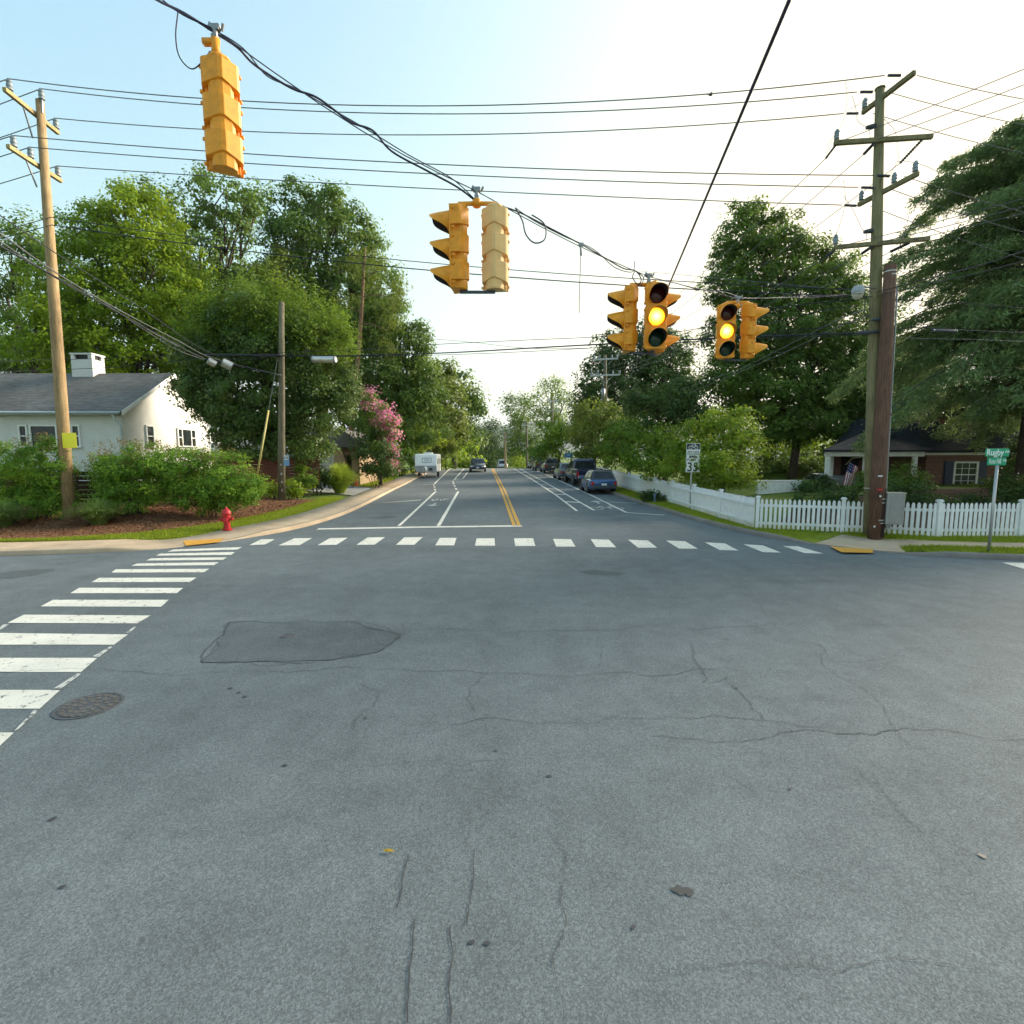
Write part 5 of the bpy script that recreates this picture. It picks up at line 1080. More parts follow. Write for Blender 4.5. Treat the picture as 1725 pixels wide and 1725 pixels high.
# flag
p0 = P(1427, 775, yp - .1); fl = thing('flag', 'striped national flag hanging at a slant from the white porch post', 'flag', p0)
p1 = P(1444, 786, yp - .5); MB().tube([p0 + Vector((0, .1, -.25)), p0 + Vector((.1, -.25, .1)), p0 + Vector((.5, -.5, .15))], .016, 6).build('staff', M_arm, fl, world=True)
Mfr, Mfw, Mfb = plain('flag_red', (.36, .03, .05), .8), plain('flag_white', (.66, .64, .64), .8), plain('flag_blue', (.02, .03, .12), .8)
Q = [P(1432, 777, yp - .45), P(1447, 790, yp - .45), P(1433, 822, yp - .45), P(1420, 817, yp - .45)]
nx_, ny_ = 13, 12; mb = MB(); grid = []
for j in range(ny_ + 1):
    for i in range(nx_ + 1):
        u, v = i / nx_, j / ny_; p = Q[0].lerp(Q[1], u).lerp(Q[3].lerp(Q[2], u), v) + Vector((0, .07 * math.sin(u * 7 + v * 3), 0)); grid.append(p)
mb.add(grid, []);
for j in range(ny_):
    for i in range(nx_):
        a = j * (nx_ + 1) + i; mb.f.append([a, a + 1, a + nx_ + 2, a + nx_ + 1]); mb.mi.append(2 if (i >= 7 and j < 5 and False) or (j < 5 and i < 6) else i % 2)
mb.build('cloth', [Mfr, Mfw, Mfb], fl, True, world=True, fixn=False)
mb = MB(); rr = random.Random(2)
for k in range(14):
    u, v = .06 + .36 * (k % 4) / 3, .04 + .34 * (k // 4) / 3; p = Q[0].lerp(Q[1], u).lerp(Q[3].lerp(Q[2], u), v) + Vector((0, .07 * math.sin(u * 7 + v * 3) - .012, 0)); mb.lathe([(.022, 0), (.001, -.003)], 5, p, 'Y', cap=False)
mb.build('stars', Mfw, fl, world=True)
# white wall and car in the yard
a = P(1274, 826, 26.2); b = P(1347, 826, 26.2); zt_ = P(1300, 811, 26.2).z; zw = hz(a.x, 26.2)
w = thing('garden_wall', 'low white garden wall across the lawn behind the yellow green tree', 'wall', (a.x, 26.2, zw)); L = b.x - a.x
MB().box((L / 2, 0, (zt_ - zw) / 2), (L, .25, zt_ - zw)).build('wall', M_wpaint, w, bevel=.01); MB().box((L / 2, 0, zt_ - zw + .03), (L + .08, .34, .06)).build('coping', M_wpaint, w, bevel=.01)

# ------------------------------------------------------------------ vehicles
M_blkpaint = paint('black_roof_paint', (.015, .018, .026))
def wheel(t, x, y, r, w=.21):
    s = 1 if x > 0 else -1; tw = MB().lathe([(r * .62, -w / 2), (r * .93, -w / 2), (r, -w * .36), (r, w * .36), (r * .93, w / 2), (r * .62, w / 2)], 24, (x, y, r), 'X')
    wo = tw.build('wheel', M_tyre, t, 'auto')
    m = MB().lathe([(r * .64, 0), (r * .6, w * .5 * s), (r * .5, w * .42 * s), (.05, w * .46 * s), (.01, w * .47 * s)], 20, (x, y, r), 'X')
    for k in range(5):
        a = 2 * math.pi * k / 5; m.bar((x + w * .5 * s, y, r), (x + w * .5 * s, y + r * .58 * math.cos(a), r + r * .58 * math.sin(a)), .02, .05)
    m.build('rim', M_rim, wo, 'auto'); return wo
def section(y, zb, zt, hw, rnd=.12, tuck=.06):
    return [Vector(p) for p in ((-hw + tuck, y, zb), (hw - tuck, y, zb), (hw, y, zb + rnd), (hw + .01, y, (zb + zt) / 2), (hw - .02, y, zt - rnd * .6), (hw - rnd * .9, y, zt), (-hw + rnd * .9, y, zt), (-hw + .02, y, zt - rnd * .6), (-hw - .01, y, (zb + zt) / 2), (-hw, y, zb + rnd))]
def car(name, label, cat, loc, rz, body, L, W, Hh, kind, plate=True, group=None):
    """local: rear at -Y side, front at +Y"""
    t = thing(name, label, cat, loc, rz, group); hw = W / 2; l = L / 2
    belt = {'hatch': .88, 'suv': 1.02, 'sedan': .95, 'pickup': 1.12}[kind]; zb = {'hatch': .24, 'suv': .30, 'sedan': .24, 'pickup': .46}[kind]; r = {'hatch': .31, 'suv': .36, 'sedan': .33, 'pickup': .40}[kind]
    hood = belt - .04
    secs = [section(-l, zb + .16, belt - .16, hw * .86), section(-l + .10, zb + .04, belt - .03, hw * .95), section(-l + .45, zb, belt, hw), section(0, zb, belt, hw), section(l - 1.2, zb, hood, hw), section(l - .45, zb, hood - .08, hw * .97), section(l - .12, zb + .03, hood - .22, hw * .9), section(l, zb + .14, hood - .36, hw * .8)]
    if kind == 'pickup': secs = [section(-l, zb + .02, belt, hw * .97, .05), section(-l + .05, zb, belt + .02, hw, .05), section(0, zb, belt + .02, hw, .08), section(l - 1.2, zb, belt + .04, hw), section(l - .2, zb, belt - .04, hw * .96), section(l, zb + .1, belt - .14, hw * .9)]
    b = MB().loft(secs).build('body', body, t, 'auto')
    # greenhouse: y0 rear base, y1 rear top, y2 front top, y3 front base
    y0, y1, y2, y3 = {'hatch': (-l + .12, -l + .48, l - 1.75, l - 1.15), 'suv': (-l + .12, -l + .45, l - 2.1, l - 1.35), 'sedan': (-l + .75, -l + 1.45, l - 2.15, l - 1.35), 'pickup': (-l + 2.05, -l + 2.2, l - 2.0, l - 1.35)}[kind]
    wb, wt = (hw * .90, hw * .66) if kind == 'hatch' else (hw * .93, hw * .74)
    base = [(-wb, y0), (wb, y0), (wb, y3), (-wb, y3)]; topp = [(-wt, y1), (wt, y1), (wt, y2), (-wt, y2)]; zt = Hh
    g = MB(); rings = []
    for f, e in ((0, 0), (.86, 0), (.96, .05), (1.0, .16)):
        q = []
        for (bx, by), (tx, ty) in zip(base, topp):
            x = bx + (tx - bx) * min(f, 1); y = by + (ty - by) * min(f, 1); q.append(Vector((x * (1 - e * .8), y - (y - (y1 + y2) / 2) * e * .5, belt - .03 + (zt - belt + .03) * f)))
        rings.append(q)
    g.loft(rings); g.build('cabin', M_blkpaint if kind == 'hatch' else body, t, 'auto', bevel=.03)
    def pane(nm, c4, mat=None, proud=.012):
        """c4: corners in greenhouse param; list of Vectors"""
        n = (c4[1] - c4[0]).cross(c4[3] - c4[0]).normalized(); cen = sum(c4, Vector()) / 4
        if n.dot(cen - Vector((0, (y1 + y2) / 2, zt * .6))) < 0: n = -n
        m = MB(); m.add([p + n * proud for p in c4] + [p - n * .01 for p in c4], [(0, 1, 2, 3), (0, 4, 5, 1), (1, 5, 6, 2), (2, 6, 7, 3), (3, 7, 4, 0)]); m.build(nm, mat or M_glass, t)
    def gp(i, j, u, f):
        b_ = Vector((*base[i], 0)).lerp(Vector((*base[j], 0)), u); t_ = Vector((*topp[i], 0)).lerp(Vector((*topp[j], 0)), u); p = b_.lerp(t_, f); p.z = belt - .03 + (zt - belt + .03) * f; return p
    pane('rear_window', [gp(0, 1, .08, .14), gp(0, 1, .92, .14), gp(0, 1, .90, .80), gp(0, 1, .10, .80)]); pane('windscreen', [gp(2, 3, .06, .1), gp(2, 3, .94, .1), gp(2, 3, .93, .83), gp(2, 3, .07, .83)])
    for (i, j) in ((1, 2), (3, 0)):
        sp = ((.08, .46), (.5, .9)) if kind != 'pickup' else ((.08, .4), (.45, .88))
        for u0, u1 in sp:
            pane('side_window', [gp(i, j, u0, .12), gp(i, j, u1, .12), gp(i, j, u0 + (u1 - u0) * .93, .8), gp(i, j, u0 + (u1 - u0) * .07, .8)])
    ax = l - .85 if kind != 'pickup' else l - 1.0
    for x in (-hw + .09, hw - .09):
        for y in (-ax + (.25 if kind == 'pickup' else .05), ax):
            wheel(t, x, y, r, .2 if kind != 'pickup' else .26)
            m = MB().lathe([(r * 1.14, -.02), (r * 1.14, .02)], 22, (x + math.copysign(.075, x), y, r), 'X'); m.build('wheel_arch', M_blk, t)
    th = .30 if kind in ('suv', 'pickup') else .2
    for x in (-1, 1):
        if kind == 'pickup': MB().box((x * (hw - .12), -l - .005, belt - .28), (.15, .06, .42)).build('tail_lamp', M_tail, t, bevel=.015)
        else: MB().box((x * (hw * .80), -l + .04, belt - .26), (.17, .14, th)).build('tail_lamp', M_tail, t, bevel=.03)
        MB().box((x * (hw * .68), l - .1, hood - .33), (.34, .2, .15)).build('headlight', M_head, t, bevel=.04)
        MB().box((x * (hw + .09), y3 - .35, belt + .07), (.18, .1, .13)).build('mirror', body, t, bevel=.03)
    bm_ = M_chrome if kind == 'pickup' else M_blk
    MB().box((0, -l - .03, zb + .17), (W * .88, .14, .2)).build('rear_bumper', bm_ if kind == 'pickup' else M_poly, t, bevel=.03); MB().box((0, l - .03, zb + .13), (W * .78, .12, .18)).build('front_bumper', M_poly, t, bevel=.03)
    MB().box((0, l - .05, hood - .42), (W * .42, .08, .14)).build('grille', M_blk, t, bevel=.02)
    if plate: MB().box((0, -l - (.03 if kind != 'pickup' else .11), (belt * .62 if kind != 'pickup' else zb + .2)), (.31, .05, .155)).build('licence_plate', M_swhite, t); MB().box((0, l + .045, zb + .2), (.31, .02, .14)).build('licence_plate', M_swhite, t)
    if kind == 'pickup':
        bb, f = -l + .08, -l + 2.0; MB().box((0, (bb + f) / 2, belt + .024), (W * .8, f - bb - .1, .012)).build('bed', M_blk, t); MB().box((0, -l - .01, belt - .22), (W * .6, .03, .38)).build('tailgate', body, t, bevel=.012); MB().box((0, -l - .03, belt - .06), (.3, .02, .05)).build('tailgate_handle', M_blk, t)
        for s_ in (-1, 1): MB().bar((s_ * hw * .9, bb, belt + .055), (s_ * hw * .9, f, belt + .055), .09, .08).build('bed_rail', body, t, bevel=.01)
        MB().bar((-hw * .9, bb + .02, belt + .06), (hw * .9, bb + .02, belt + .06), .06, .09).build('tailgate_top', body, t, bevel=.01)
    return t
hd = R(3.3)
def road_at(px, D, dx=0): a, _ = ray(px, 800); return Vector((a * D + dx, D, float(zr(D)) + .004))
PG = 'cars parked along the right kerb'
def park(px, D): v = road_at(px, D); v.x = min(v.x, float(XR(D)) - 1.06); return v
car('parked_car', 'dark blue rounded hatchback parked nearest of the row beside the white fence', 'car', road_at(1009, 32.6, -.1), hd, paint('blue_car_paint', (.022, .085, .22)), 3.7, 1.72, 1.41, 'hatch', True, PG)
car('parked_pickup', 'dark navy pickup truck parked in front of the blue hatchback', 'pickup truck', road_at(981, 39.2), hd, paint('navy_truck_paint', (.016, .024, .065)), 5.8, 2.0, 1.93, 'pickup', True, PG)
car('parked_car', 'grey sedan mostly hidden beyond the navy pickup truck', 'car', road_at(952, 44.8, .1), hd, paint('grey_car_paint', (.10, .115, .13)), 4.5, 1.8, 1.45, 'sedan', True, PG)
car('parked_car', 'brownish grey sport utility car parked beyond the gap near the crest', 'car', road_at(927, 55.5), hd, paint('taupe_car_paint', (.12, .105, .105)), 4.6, 1.85, 1.66, 'suv', True, PG)
car('parked_car', 'dark tall car parked between the brownish car and the farthest one', 'car', road_at(912, 61.5), hd, paint('black_car_paint', (.02, .022, .026)), 4.6, 1.85, 1.75, 'suv', True, PG)
car('parked_car', 'pale silver car parked farthest up the right kerb', 'car', road_at(903, 68), hd, paint('silver_car_paint', (.36, .37, .39)), 4.6, 1.85, 1.6, 'suv', True, PG)
car('moving_car', 'dark compact car driving toward the junction over the crest', 'car', road_at(805, 58.5, 0), hd + PI, paint('dark_plum_paint', (.022, .022, .035)), 4.4, 1.82, 1.47, 'sedan', True)
c = P(1381, 818, 34); car('yard_car', 'white car parked on the lawn beside the porch shrubs', 'car', (c.x, 34, hz(c.x, 34)), R(84), paint('white_car_paint', (.72, .73, .74)), 4.5, 1.8, 1.45, 'sedan', False)
c = P(846, 783, 98); car('distant_van', 'pale tiny van far beyond the crest beside the yellowish pole', 'van', (c.x, 98, c.z - .9), hd, paint('pale_van_paint', (.5, .5, .52)), 4.6, 1.9, 1.9, 'suv', False)
# camper
v = road_at(718, 48.4, .22); cp = thing('camper_trailer', 'white boxy camper trailer parked by the left kerb, drawbar facing the junction', 'camper', v, hd)
Mcw = plain('camper_white', (.84, .84, .83), .4, var=.05); Mcg = plain('camper_grey', (.42, .43, .45), .45)
w2 = .98; prof = [(-2.2, .72), (-2.28, 1.1), (-2.0, 2.02), (-1.85, 2.12), (2.1, 2.12), (2.3, 1.9), (2.3, .5), (-1.9, .5)]
MB().prism(prof, -w2, w2, 'X').build('body', Mcw, cp, bevel=.05)
MB().prism([(-2.235, .70), (-2.305, 1.06), (-2.285, 1.06), (-2.2, .70)], -w2 * .96, w2 * .96, 'X').build('stone_guard', Mcg, cp)
MB().box((0, -2.24, .6), (w2 * 1.9, .10, .16)).build('front_skirt', Mcg, cp)
k = (1.55 - 1.1) / (2.02 - 1.1); yq = -2.28 + .28 * k
Mt = Matrix.Translation((.08, yq - .012, 1.55)) @ Matrix.Rotation(math.atan2(.28, .92), 4, 'X').inverted()
gm_ = MB(); gm_.M = Mt
for x, z, w_, h_ in ((0, .20, .78, .035), (0, -.20, .78, .035), (-.40, 0, .035, .40), (.40, 0, .035, .40)): gm_.box((x, 0, z), (w_, .012, h_))
for sx in (-1, 1):
    for sz in (-1, 1): gm_.bar((sx * .385, 0, sz * .198), (sx * .40, 0, sz * .185), .012, .035)
Mdk = plain('decal_green', (.03, .12, .09), .5); gm_.build('badge', Mdk, cp)
gm_ = MB(); gm_.M = Mt; [gm_.box((x, 0, z), (w_, .01, .03)) for x, z, w_ in ((0, .05, .5), (0, -.06, .42))]; gm_.build('badge_bars', Mdk, cp)
m = MB(); m.bar((-.7, -2.2, .47), (0, -3.35, .47), .07, .1); m.bar((.7, -2.2, .47), (0, -3.35, .47), .07, .1); m.tube([(0, -3.3, .2), (0, -3.3, .95)], .04, 8); m.box((0, -3.3, .14), (.16, .16, .12)); m.build('drawbar', M_steel, cp)
MB().lathe([(.06, .5), (.16, .55), (.16, .88), (.10, .97), (.03, 1.0)], 14, (0, -2.65, 0)).build('gas_bottle', M_swhite, cp, True); MB().box((.45, -2.35, .75), (.3, .06, .22)).build('battery_box', M_poly, cp, bevel=.01)
for x in (-w2 + .1, w2 - .1): wheel(cp, x, .35, .32, .19); MB().lathe([(.4, -.02), (.4, .02)], 20, (x + math.copysign(.085, x), .35, .36), 'X').build('wheel_arch', M_poly, cp)
MB().box((0, -.3, 2.17), (.5, .5, .12)).build('roof_vent', M_swhite, cp, bevel=.02); MB().box((-.1, 1.2, 2.2), (.8, .9, .16)).build('air_conditioner', M_swhite, cp, bevel=.03)
for y in (-1.1, 1.3): MB().box((w2 + .005, y, 1.45), (.02, .8, .5)).build('side_window', M_glass, cp, bevel=.004)
MB().box((w2 + .005, .2, 1.2), (.02, .62, 1.5)).build('door', Mcg, cp, bevel=.006)
# bird
p = P(1197, 160, 16); bs = .55; bd = thing('bird', 'tiny dark bird flying between the upper power lines', 'bird', p)
mb = MB(); mb.M = Matrix.Scale(.55, 4); mb.lathe([(.01, -.11), (.04, -.06), (.05, 0), (.035, .06), (.03, .085), (.008, .11)], 10, (0, 0, 0), 'X').add([(.02, 0, .02), (.03, .16, .09), (-.05, .17, .06), (-.06, 0, .02)], [(0, 1, 2, 3)]).add([(.02, 0, .02), (.03, -.16, .07), (-.05, -.17, .04), (-.06, 0, .02)], [(3, 2, 1, 0)]).add([(-.09, 0, 0), (-.19, .03, .0), (-.19, -.03, 0)], [(0, 1, 2)])
mb.build('body', M_blk, bd, fixn=False)
# ------------------------------------------------------------------ vegetation
BG = 'tall trees behind the white house'
tree('oak_tree', 'dark oak tree cut by the left edge of the frame behind the tan pole', 'tree', 58, 30, [(28, 415, 42, 45), (12, 480, 40, 50), (95, 440, 24, 34), (40, 560, 60, 70), (100, 520, 35, 50), (30, 620, 70, 50), (110, 600, 50, 60)], L_oak, 1, 1.0, .4, group=BG)
tree('maple_tree', 'small bright green maple behind the tan timber pole', 'tree', 38, 70, [(62, 485, 30, 45), (85, 540, 40, 50), (50, 590, 40, 40)], L_bright, 1, .9, .2, group=BG)
tree('oak_tree', 'tall open oak rising below the single signal light', 'tree', 60, 385, [(385, 325, 58, 34), (425, 335, 22, 28), (322, 372, 48, 32), (385, 385, 38, 38), (350, 425, 68, 42), (282, 335, 28, 22), (240, 325, 24, 18), (375, 455, 44, 30), (300, 440, 60, 60), (370, 520, 90, 60)], L_oak, 1, .72, .5, group=BG, shell=.8)
tree('maple_tree', 'large bright yellow green maple towering behind the white chimney', 'tree', 42, 235, [(160, 405, 48, 70), (208, 350, 26, 38), (245, 385, 60, 55), (195, 480, 85, 72), (285, 470, 58, 60), (315, 520, 42, 52), (245, 550, 105, 65), (140, 560, 45, 68), (330, 575, 40, 50), (200, 610, 110, 40)], L_bright, 1, 1.35, .35, group=BG)
tree('oak_tree', 'tallest dark green oak above the big round tree', 'tree', 53, 545, [(505, 365, 50, 52), (552, 345, 34, 34), (480, 410, 26, 40), (590, 385, 34, 42), (612, 430, 36, 50), (545, 425, 72, 56), (635, 478, 38, 42), (490, 488, 62, 52), (565, 510, 80, 46), (640, 520, 34, 34), (590, 570, 80, 50), (462, 475, 24, 36)], L_oak, 1, 1.25, .55, group=BG)
tree('oak_tree', 'olive toned lower tree between the tall open oak and the tallest one', 'tree', 47, 450, [(466, 445, 18, 20), (450, 480, 42, 40), (480, 520, 50, 40), (430, 540, 50, 40)], L_olive, 1, .9, .3, group=BG)
# tall pine with a bare reddish trunk
DP = 46; xb = P(586, 800, DP).x; t = thing('pine_tree', 'tall thin pine with a bare reddish trunk right of the big round tree', 'tree', (xb, DP, hz(xb, DP)))
mb = MB(); mb.tube([Vector((xb, DP, hz(xb, DP) - .2)), P(597, 660, DP), P(604, 590, DP), P(609, 520, DP), P(613, 450, DP), P(616, 415, DP)], [.26, .22, .19, .16, .12, .05], 10)
for i, (x0, y0, x1, y1) in enumerate([(612, 470, 650, 455), (611, 500, 660, 500), (609, 530, 575, 515), (608, 545, 650, 555), (614, 445, 585, 430), (605, 590, 640, 590)]): limb(mb, P(x0, y0, DP), P(x1, y1, DP + (i % 3 - 1) * 1.5), .06, .015, i, 5, .04, 6)
mb.build('trunk', M_pine, t, True, world=True)
foliage('crown', L_olive, t, pblobs(DP, [(615, 420, 26, 22), (648, 448, 26, 16), (658, 480, 24, 16), (672, 500, 14, 12), (655, 510, 30, 14), (585, 440, 20, 16), (580, 500, 26, 14), (650, 545, 26, 14), (620, 470, 30, 18), (640, 585, 22, 12)], .8, 3), DP, .9, .62, 30, 41, .28, 1.0, .4, .25)
MG = 'trees massed along the left side of the street'
tree('dark_tree', 'dark broad tree right of the pine trunk, above the pink blossom', 'tree', 50, 650, [(650, 560, 46, 44), (690, 585, 34, 40), (640, 630, 60, 50), (690, 650, 50, 46), (716, 575, 14, 18), (620, 690, 60, 50), (690, 715, 55, 50)], L_oak, 1, 1.5, .35, group=MG)
tree('olive_tree', 'olive green tree behind the camper trailer', 'tree', 60, 735, [(725, 640, 34, 38), (700, 670, 40, 50), (742, 675, 40, 40), (720, 715, 60, 40), (745, 725, 40, 40)], L_olive, 1, 1.4, .35, group=MG)
tree('dark_tree', 'ragged dark tree leaning over the street at the end of the left row', 'tree', 70, 765, [(752, 625, 14, 16), (770, 650, 26, 26), (798, 668, 14, 12), (764, 690, 36, 34), (792, 696, 20, 14), (770, 725, 34, 26), (806, 690, 8, 8), (780, 745, 30, 20)], L_oak, 1, .75, .3, group=MG, limbs=True)
tree('low_tree', 'yellow green low tree over the roof of the camper trailer', 'tree', 53, 700, [(705, 740, 26, 14), (728, 735, 22, 10), (690, 752, 20, 12)], L_tip, .9, .8, .1, group=MG)
tree('low_tree', 'light green low tree right of the camper trailer', 'tree', 62, 752, [(752, 755, 22, 24), (745, 775, 18, 16)], L_mid, .9, .9, .1, group=MG)
tree('low_tree', 'bright green bushy tree just left of the oncoming car', 'tree', 76, 785, [(780, 764, 22, 14), (790, 775, 16, 10), (770, 775, 22, 12)], L_bright, .9, .8, .1, group=MG)
FG = 'far trees beyond the crest'
tree('conifer_tree', 'dark far conifer under the distant hill in the street gap', 'tree', 130, 826, [(826, 722, 12, 12), (824, 745, 20, 20), (826, 770, 26, 20), (808, 760, 16, 22)], L_dark, .6, 4.56, .3, group=FG, basez=-2)
tree('far_tree', 'far leafy tree right of the street gap, left of the airy tree', 'tree', 112, 872, [(862, 685, 16, 17), (884, 676, 10, 12), (875, 712, 22, 24), (868, 745, 26, 26), (895, 740, 20, 22), (890, 765, 30, 20), (850, 768, 14, 16)], L_oak, .6, 2.74, .3, group=FG, basez=-2)
tree('airy_tree', 'sparse airy tree with pale twigs behind the thin distant pole', 'tree', 98, 930, [(930, 655, 24, 22), (952, 668, 14, 20), (910, 680, 16, 18), (938, 690, 24, 18), (893, 700, 14, 14), (918, 705, 16, 14), (950, 705, 14, 14)], L_mid, .6, 1.77, .3, group=FG, basez=-1)
tree('low_tree', 'small yellowish bush tree far beyond the crest', 'tree', 105, 872, [(872, 778, 9, 9)], L_tip, .6, 2.91, .1, group=FG, basez=-2)
tree('far_tree', 'far dark green mass left of the street gap above the low tree', 'tree', 120, 790, [(790, 735, 22, 20), (805, 745, 14, 20), (775, 740, 20, 26)], L_dark, .6, 4.56, .25, group=FG, basez=-2)
# big round tree by the weathered pole
tree('round_tree', 'big round glossy tree with pale new shoots behind the weathered pole', 'tree', 28, 455, [(440, 575, 88, 62), (365, 625, 62, 62), (520, 620, 74, 74), (440, 665, 105, 72), (352, 662, 52, 36), (545, 685, 52, 54), (450, 735, 76, 50), (500, 740, 62, 46), (570, 650, 30, 40), (408, 712, 46, 40), (440, 640, 90, 70)], L_mag, .95, 1.6, .3, second=('new_shoots', L_shoot, [(430, 540, 80, 40), (500, 550, 66, 40), (365, 575, 55, 44), (545, 590, 50, 44), (330, 600, 20, 24), (450, 560, 90, 30), (470, 520, 30, 18), (400, 530, 30, 18), (330, 640, 26, 20), (450, 590, 110, 50), (378, 545, 15, 26), (418, 522, 13, 24), (455, 510, 15, 26), (502, 518, 15, 24), (542, 545, 15, 24), (577, 580, 13, 22), (328, 592, 13, 20)], .85, .8), shell=.85)
# pink crape myrtle
t = tree('crape_myrtle', 'pink flowering tree beside the lawn left of the camper', 'tree', 36, 642, [(622, 700, 34, 40), (645, 750, 34, 50), (628, 755, 26, 38)], L_oak, .9, .9, .1, cvlo=.1)
foliage('blossom', L_pink, t, pblobs(36, [(624, 668, 14, 13), (634, 682, 14, 12), (610, 672, 7, 8), (650, 694, 13, 14), (660, 706, 9, 12), (642, 708, 13, 10), (655, 728, 12, 12), (648, 745, 9, 12), (660, 762, 9, 10), (650, 775, 10, 9), (656, 785, 7, 6)], 1.6, 2), 35.2, .7, .8, 26, 77, .8, .75)
SG = 'shrubs along the left yard edge'
def shrub(name, label, D, blobs, mat, px=.9, dens=1.0, group=None, seed=None, loose=.8, asp=.6, per=30, plume=None, cat='shrub', depth=.9, upb=.5, stems=True):
    NTREE[0] += 1; seed = seed or NTREE[0] * 17; bl = pblobs(D, blobs, depth, seed); cx = sum(b[0][0] for b in bl) / len(bl); z = hz(cx, D)
    t = thing(name, label, cat, (cx, D, z), 0, group); zb_ = min(b[0][2] - b[1][2] for b in bl)
    mb = MB()
    for i in range(7):
        b = bl[i % len(bl)]; c = Vector(b[0]); a = i * 2.4; limb(mb, (cx + .22 * math.cos(a), D + .22 * math.sin(a), z - .05), c + Vector((math.cos(a) * b[1][0] * .5, math.sin(a) * b[1][1] * .5, b[1][2] * .5)), .022, .008, seed + i, 4, .05, 5)
    mb.build('stems', M_bark, t, True, world=True)
    foliage('foliage', mat, t, bl, D, px, dens, per, seed, asp, loose, upb, 0, 0, .75, zmin=z + .02)
    if plume:
        # upright seed heads over the top of the shrub
        r = np.random.default_rng(seed); bz = np.array([b[0] for b in bl]); bq = np.array([b[1] for b in bl]); k = r.integers(0, len(bl), plume); u = unit(r.normal(size=(plume, 3))); u[:, 2] = np.abs(u[:, 2]) * .9 + .25; base = bz[k] + unit(u) * bq[k] * .95
        base = base[np.argsort(-base[:, 2])][:int(plume * .75)]; n = 22; idx = np.repeat(np.arange(len(base)), n); h = r.random(len(idx)); tilt = r.normal(size=(len(base), 3)) * .25; tilt[:, 2] = 1
        p = base[idx] + tilt[idx] * (h * .34)[:, None] + r.normal(size=(len(idx), 3)) * (.055 * (1 - h * .8))[:, None]
        Vv, Fq = leaf_quads(p, unit(r.normal(size=p.shape)), r.normal(size=p.shape) + np.array([0, 0, 1.2]), r.uniform(.03, .075, len(p)), .5)
        arr_mesh('seed_heads', Vv, Fq, L_buff, t, r.random(len(p)), t.location)
    return t
shrub('nandina_shrub', 'feathery shrub cut by the left edge, left of the tan pole', 17.6, [(25, 788, 40, 38), (75, 778, 36, 36), (98, 815, 28, 36), (70, 845, 36, 30), (10, 835, 26, 26), (105, 850, 18, 22)], L_nan, .8, 1.5, SG, plume=150)
shrub('nandina_shrub', 'full feathery shrub just right of the tan pole', 18.2, [(212, 782, 46, 34), (178, 802, 28, 32), (245, 805, 40, 36), (218, 838, 42, 28), (262, 784, 30, 30), (190, 835, 26, 24)], L_nan, .8, 1.5, SG, plume=150)
shrub('nandina_shrub', 'low spreading feathery shrub between the second one and the hydrant', 18.8, [(318, 788, 42, 34), (370, 796, 40, 34), (408, 816, 34, 24), (335, 832, 46, 28), (300, 815, 28, 30), (385, 836, 40, 20)], L_nan, .8, 1.5, SG, plume=130)
L_ygrass2 = mat_leaf('fountain_grass_blade', (.10, .17, .04), (.17, .26, .06), (.28, .38, .11), .3)
def grass_clump(label, px, D, r, h, mat, n, group=None, z=None, seed=1, name='ornamental_grass'):
    a, _ = ray(px, 800); x = a * D; z = hz(x, D); t = thing(name, label, 'ornamental grass', (x, D, z), 0, group); rr = np.random.default_rng(seed)
    az = rr.uniform(0, 2 * np.pi, n); ln = h * rr.uniform(.6, 1.15, n); rad = r * rr.uniform(.2, 1.05, n); b0_ = np.stack([np.cos(az) * rad * .18, np.sin(az) * rad * .18, np.zeros(n)], 1); side = np.stack([-np.sin(az), np.cos(az), np.zeros(n)], 1)
    V = []; K = 5
    for k in range(K + 1):
        f = k / K; out = rad * f ** 1.25; up_ = ln * (1.55 * f - .95 * f * f * (.5 + rad / r * .55)); c = b0_ + np.stack([np.cos(az) * out, np.sin(az) * out, up_], 1); w = .015 * (1 - f * .85) * (D / 17); V += [c - side * w, c + side * w]
    V = np.stack(V, 1).reshape(-1, 3) + np.array([x, D, z]); o_ = np.arange(n)[:, None] * (2 * K + 2); Fq = np.concatenate([np.concatenate([o_ + 2 * k, o_ + 2 * k + 1, o_ + 2 * k + 3, o_ + 2 * k + 2], 1) for k in range(K)], 0)
    arr_mesh('blades', V, Fq, mat, t, np.tile(rr.random(n), K), t.location); return t
grass_clump('arching green grass clump in the mulch right of the tan pole', 160, 16.9, .95, .85, L_ygrass2, 1500, SG)
grass_clump('arching green grass clump cut by the left edge of the frame', -4, 16.4, .95, .85, L_ygrass2, 1500, SG, seed=4)
grass_clump('pale bright bamboo like grass clump beside the driveway', 572, 29.5, 1.3, 1.75, L_ygrass, 2200, SG, seed=6)
shrub('dark_shrub', 'dark rounded shrub left of the pale bright grass clump', 28.5, [(532, 795, 19, 24), (548, 800, 15, 20), (520, 808, 14, 16)], L_dark, .9, 1.2, SG)
shrub('hosta_plant', 'small yellow green plant left of the weathered pole foot', 25.2, [(456, 824, 9, 6)], L_ygrass, .9, 1.2, SG, cat='plant')
shrub('hosta_plant', 'leafy plant with yellowed leaves right of the weathered pole foot', 25.6, [(488, 820, 12, 10), (500, 829, 8, 6)], L_tip, .9, 1.2, SG, cat='plant')
shrub('low_shrub', 'low mid green shrub between the weathered pole and the dark shrub', 27, [(505, 800, 16, 16), (520, 815, 10, 8)], L_mid, .9, .9, SG)
shrub('dark_shrub', 'dark shrub on the lawn under the pink flowering tree', 34.5, [(632, 765, 25, 30), (622, 785, 17, 16), (645, 785, 20, 14)], L_dark, .9, 1.2, SG)
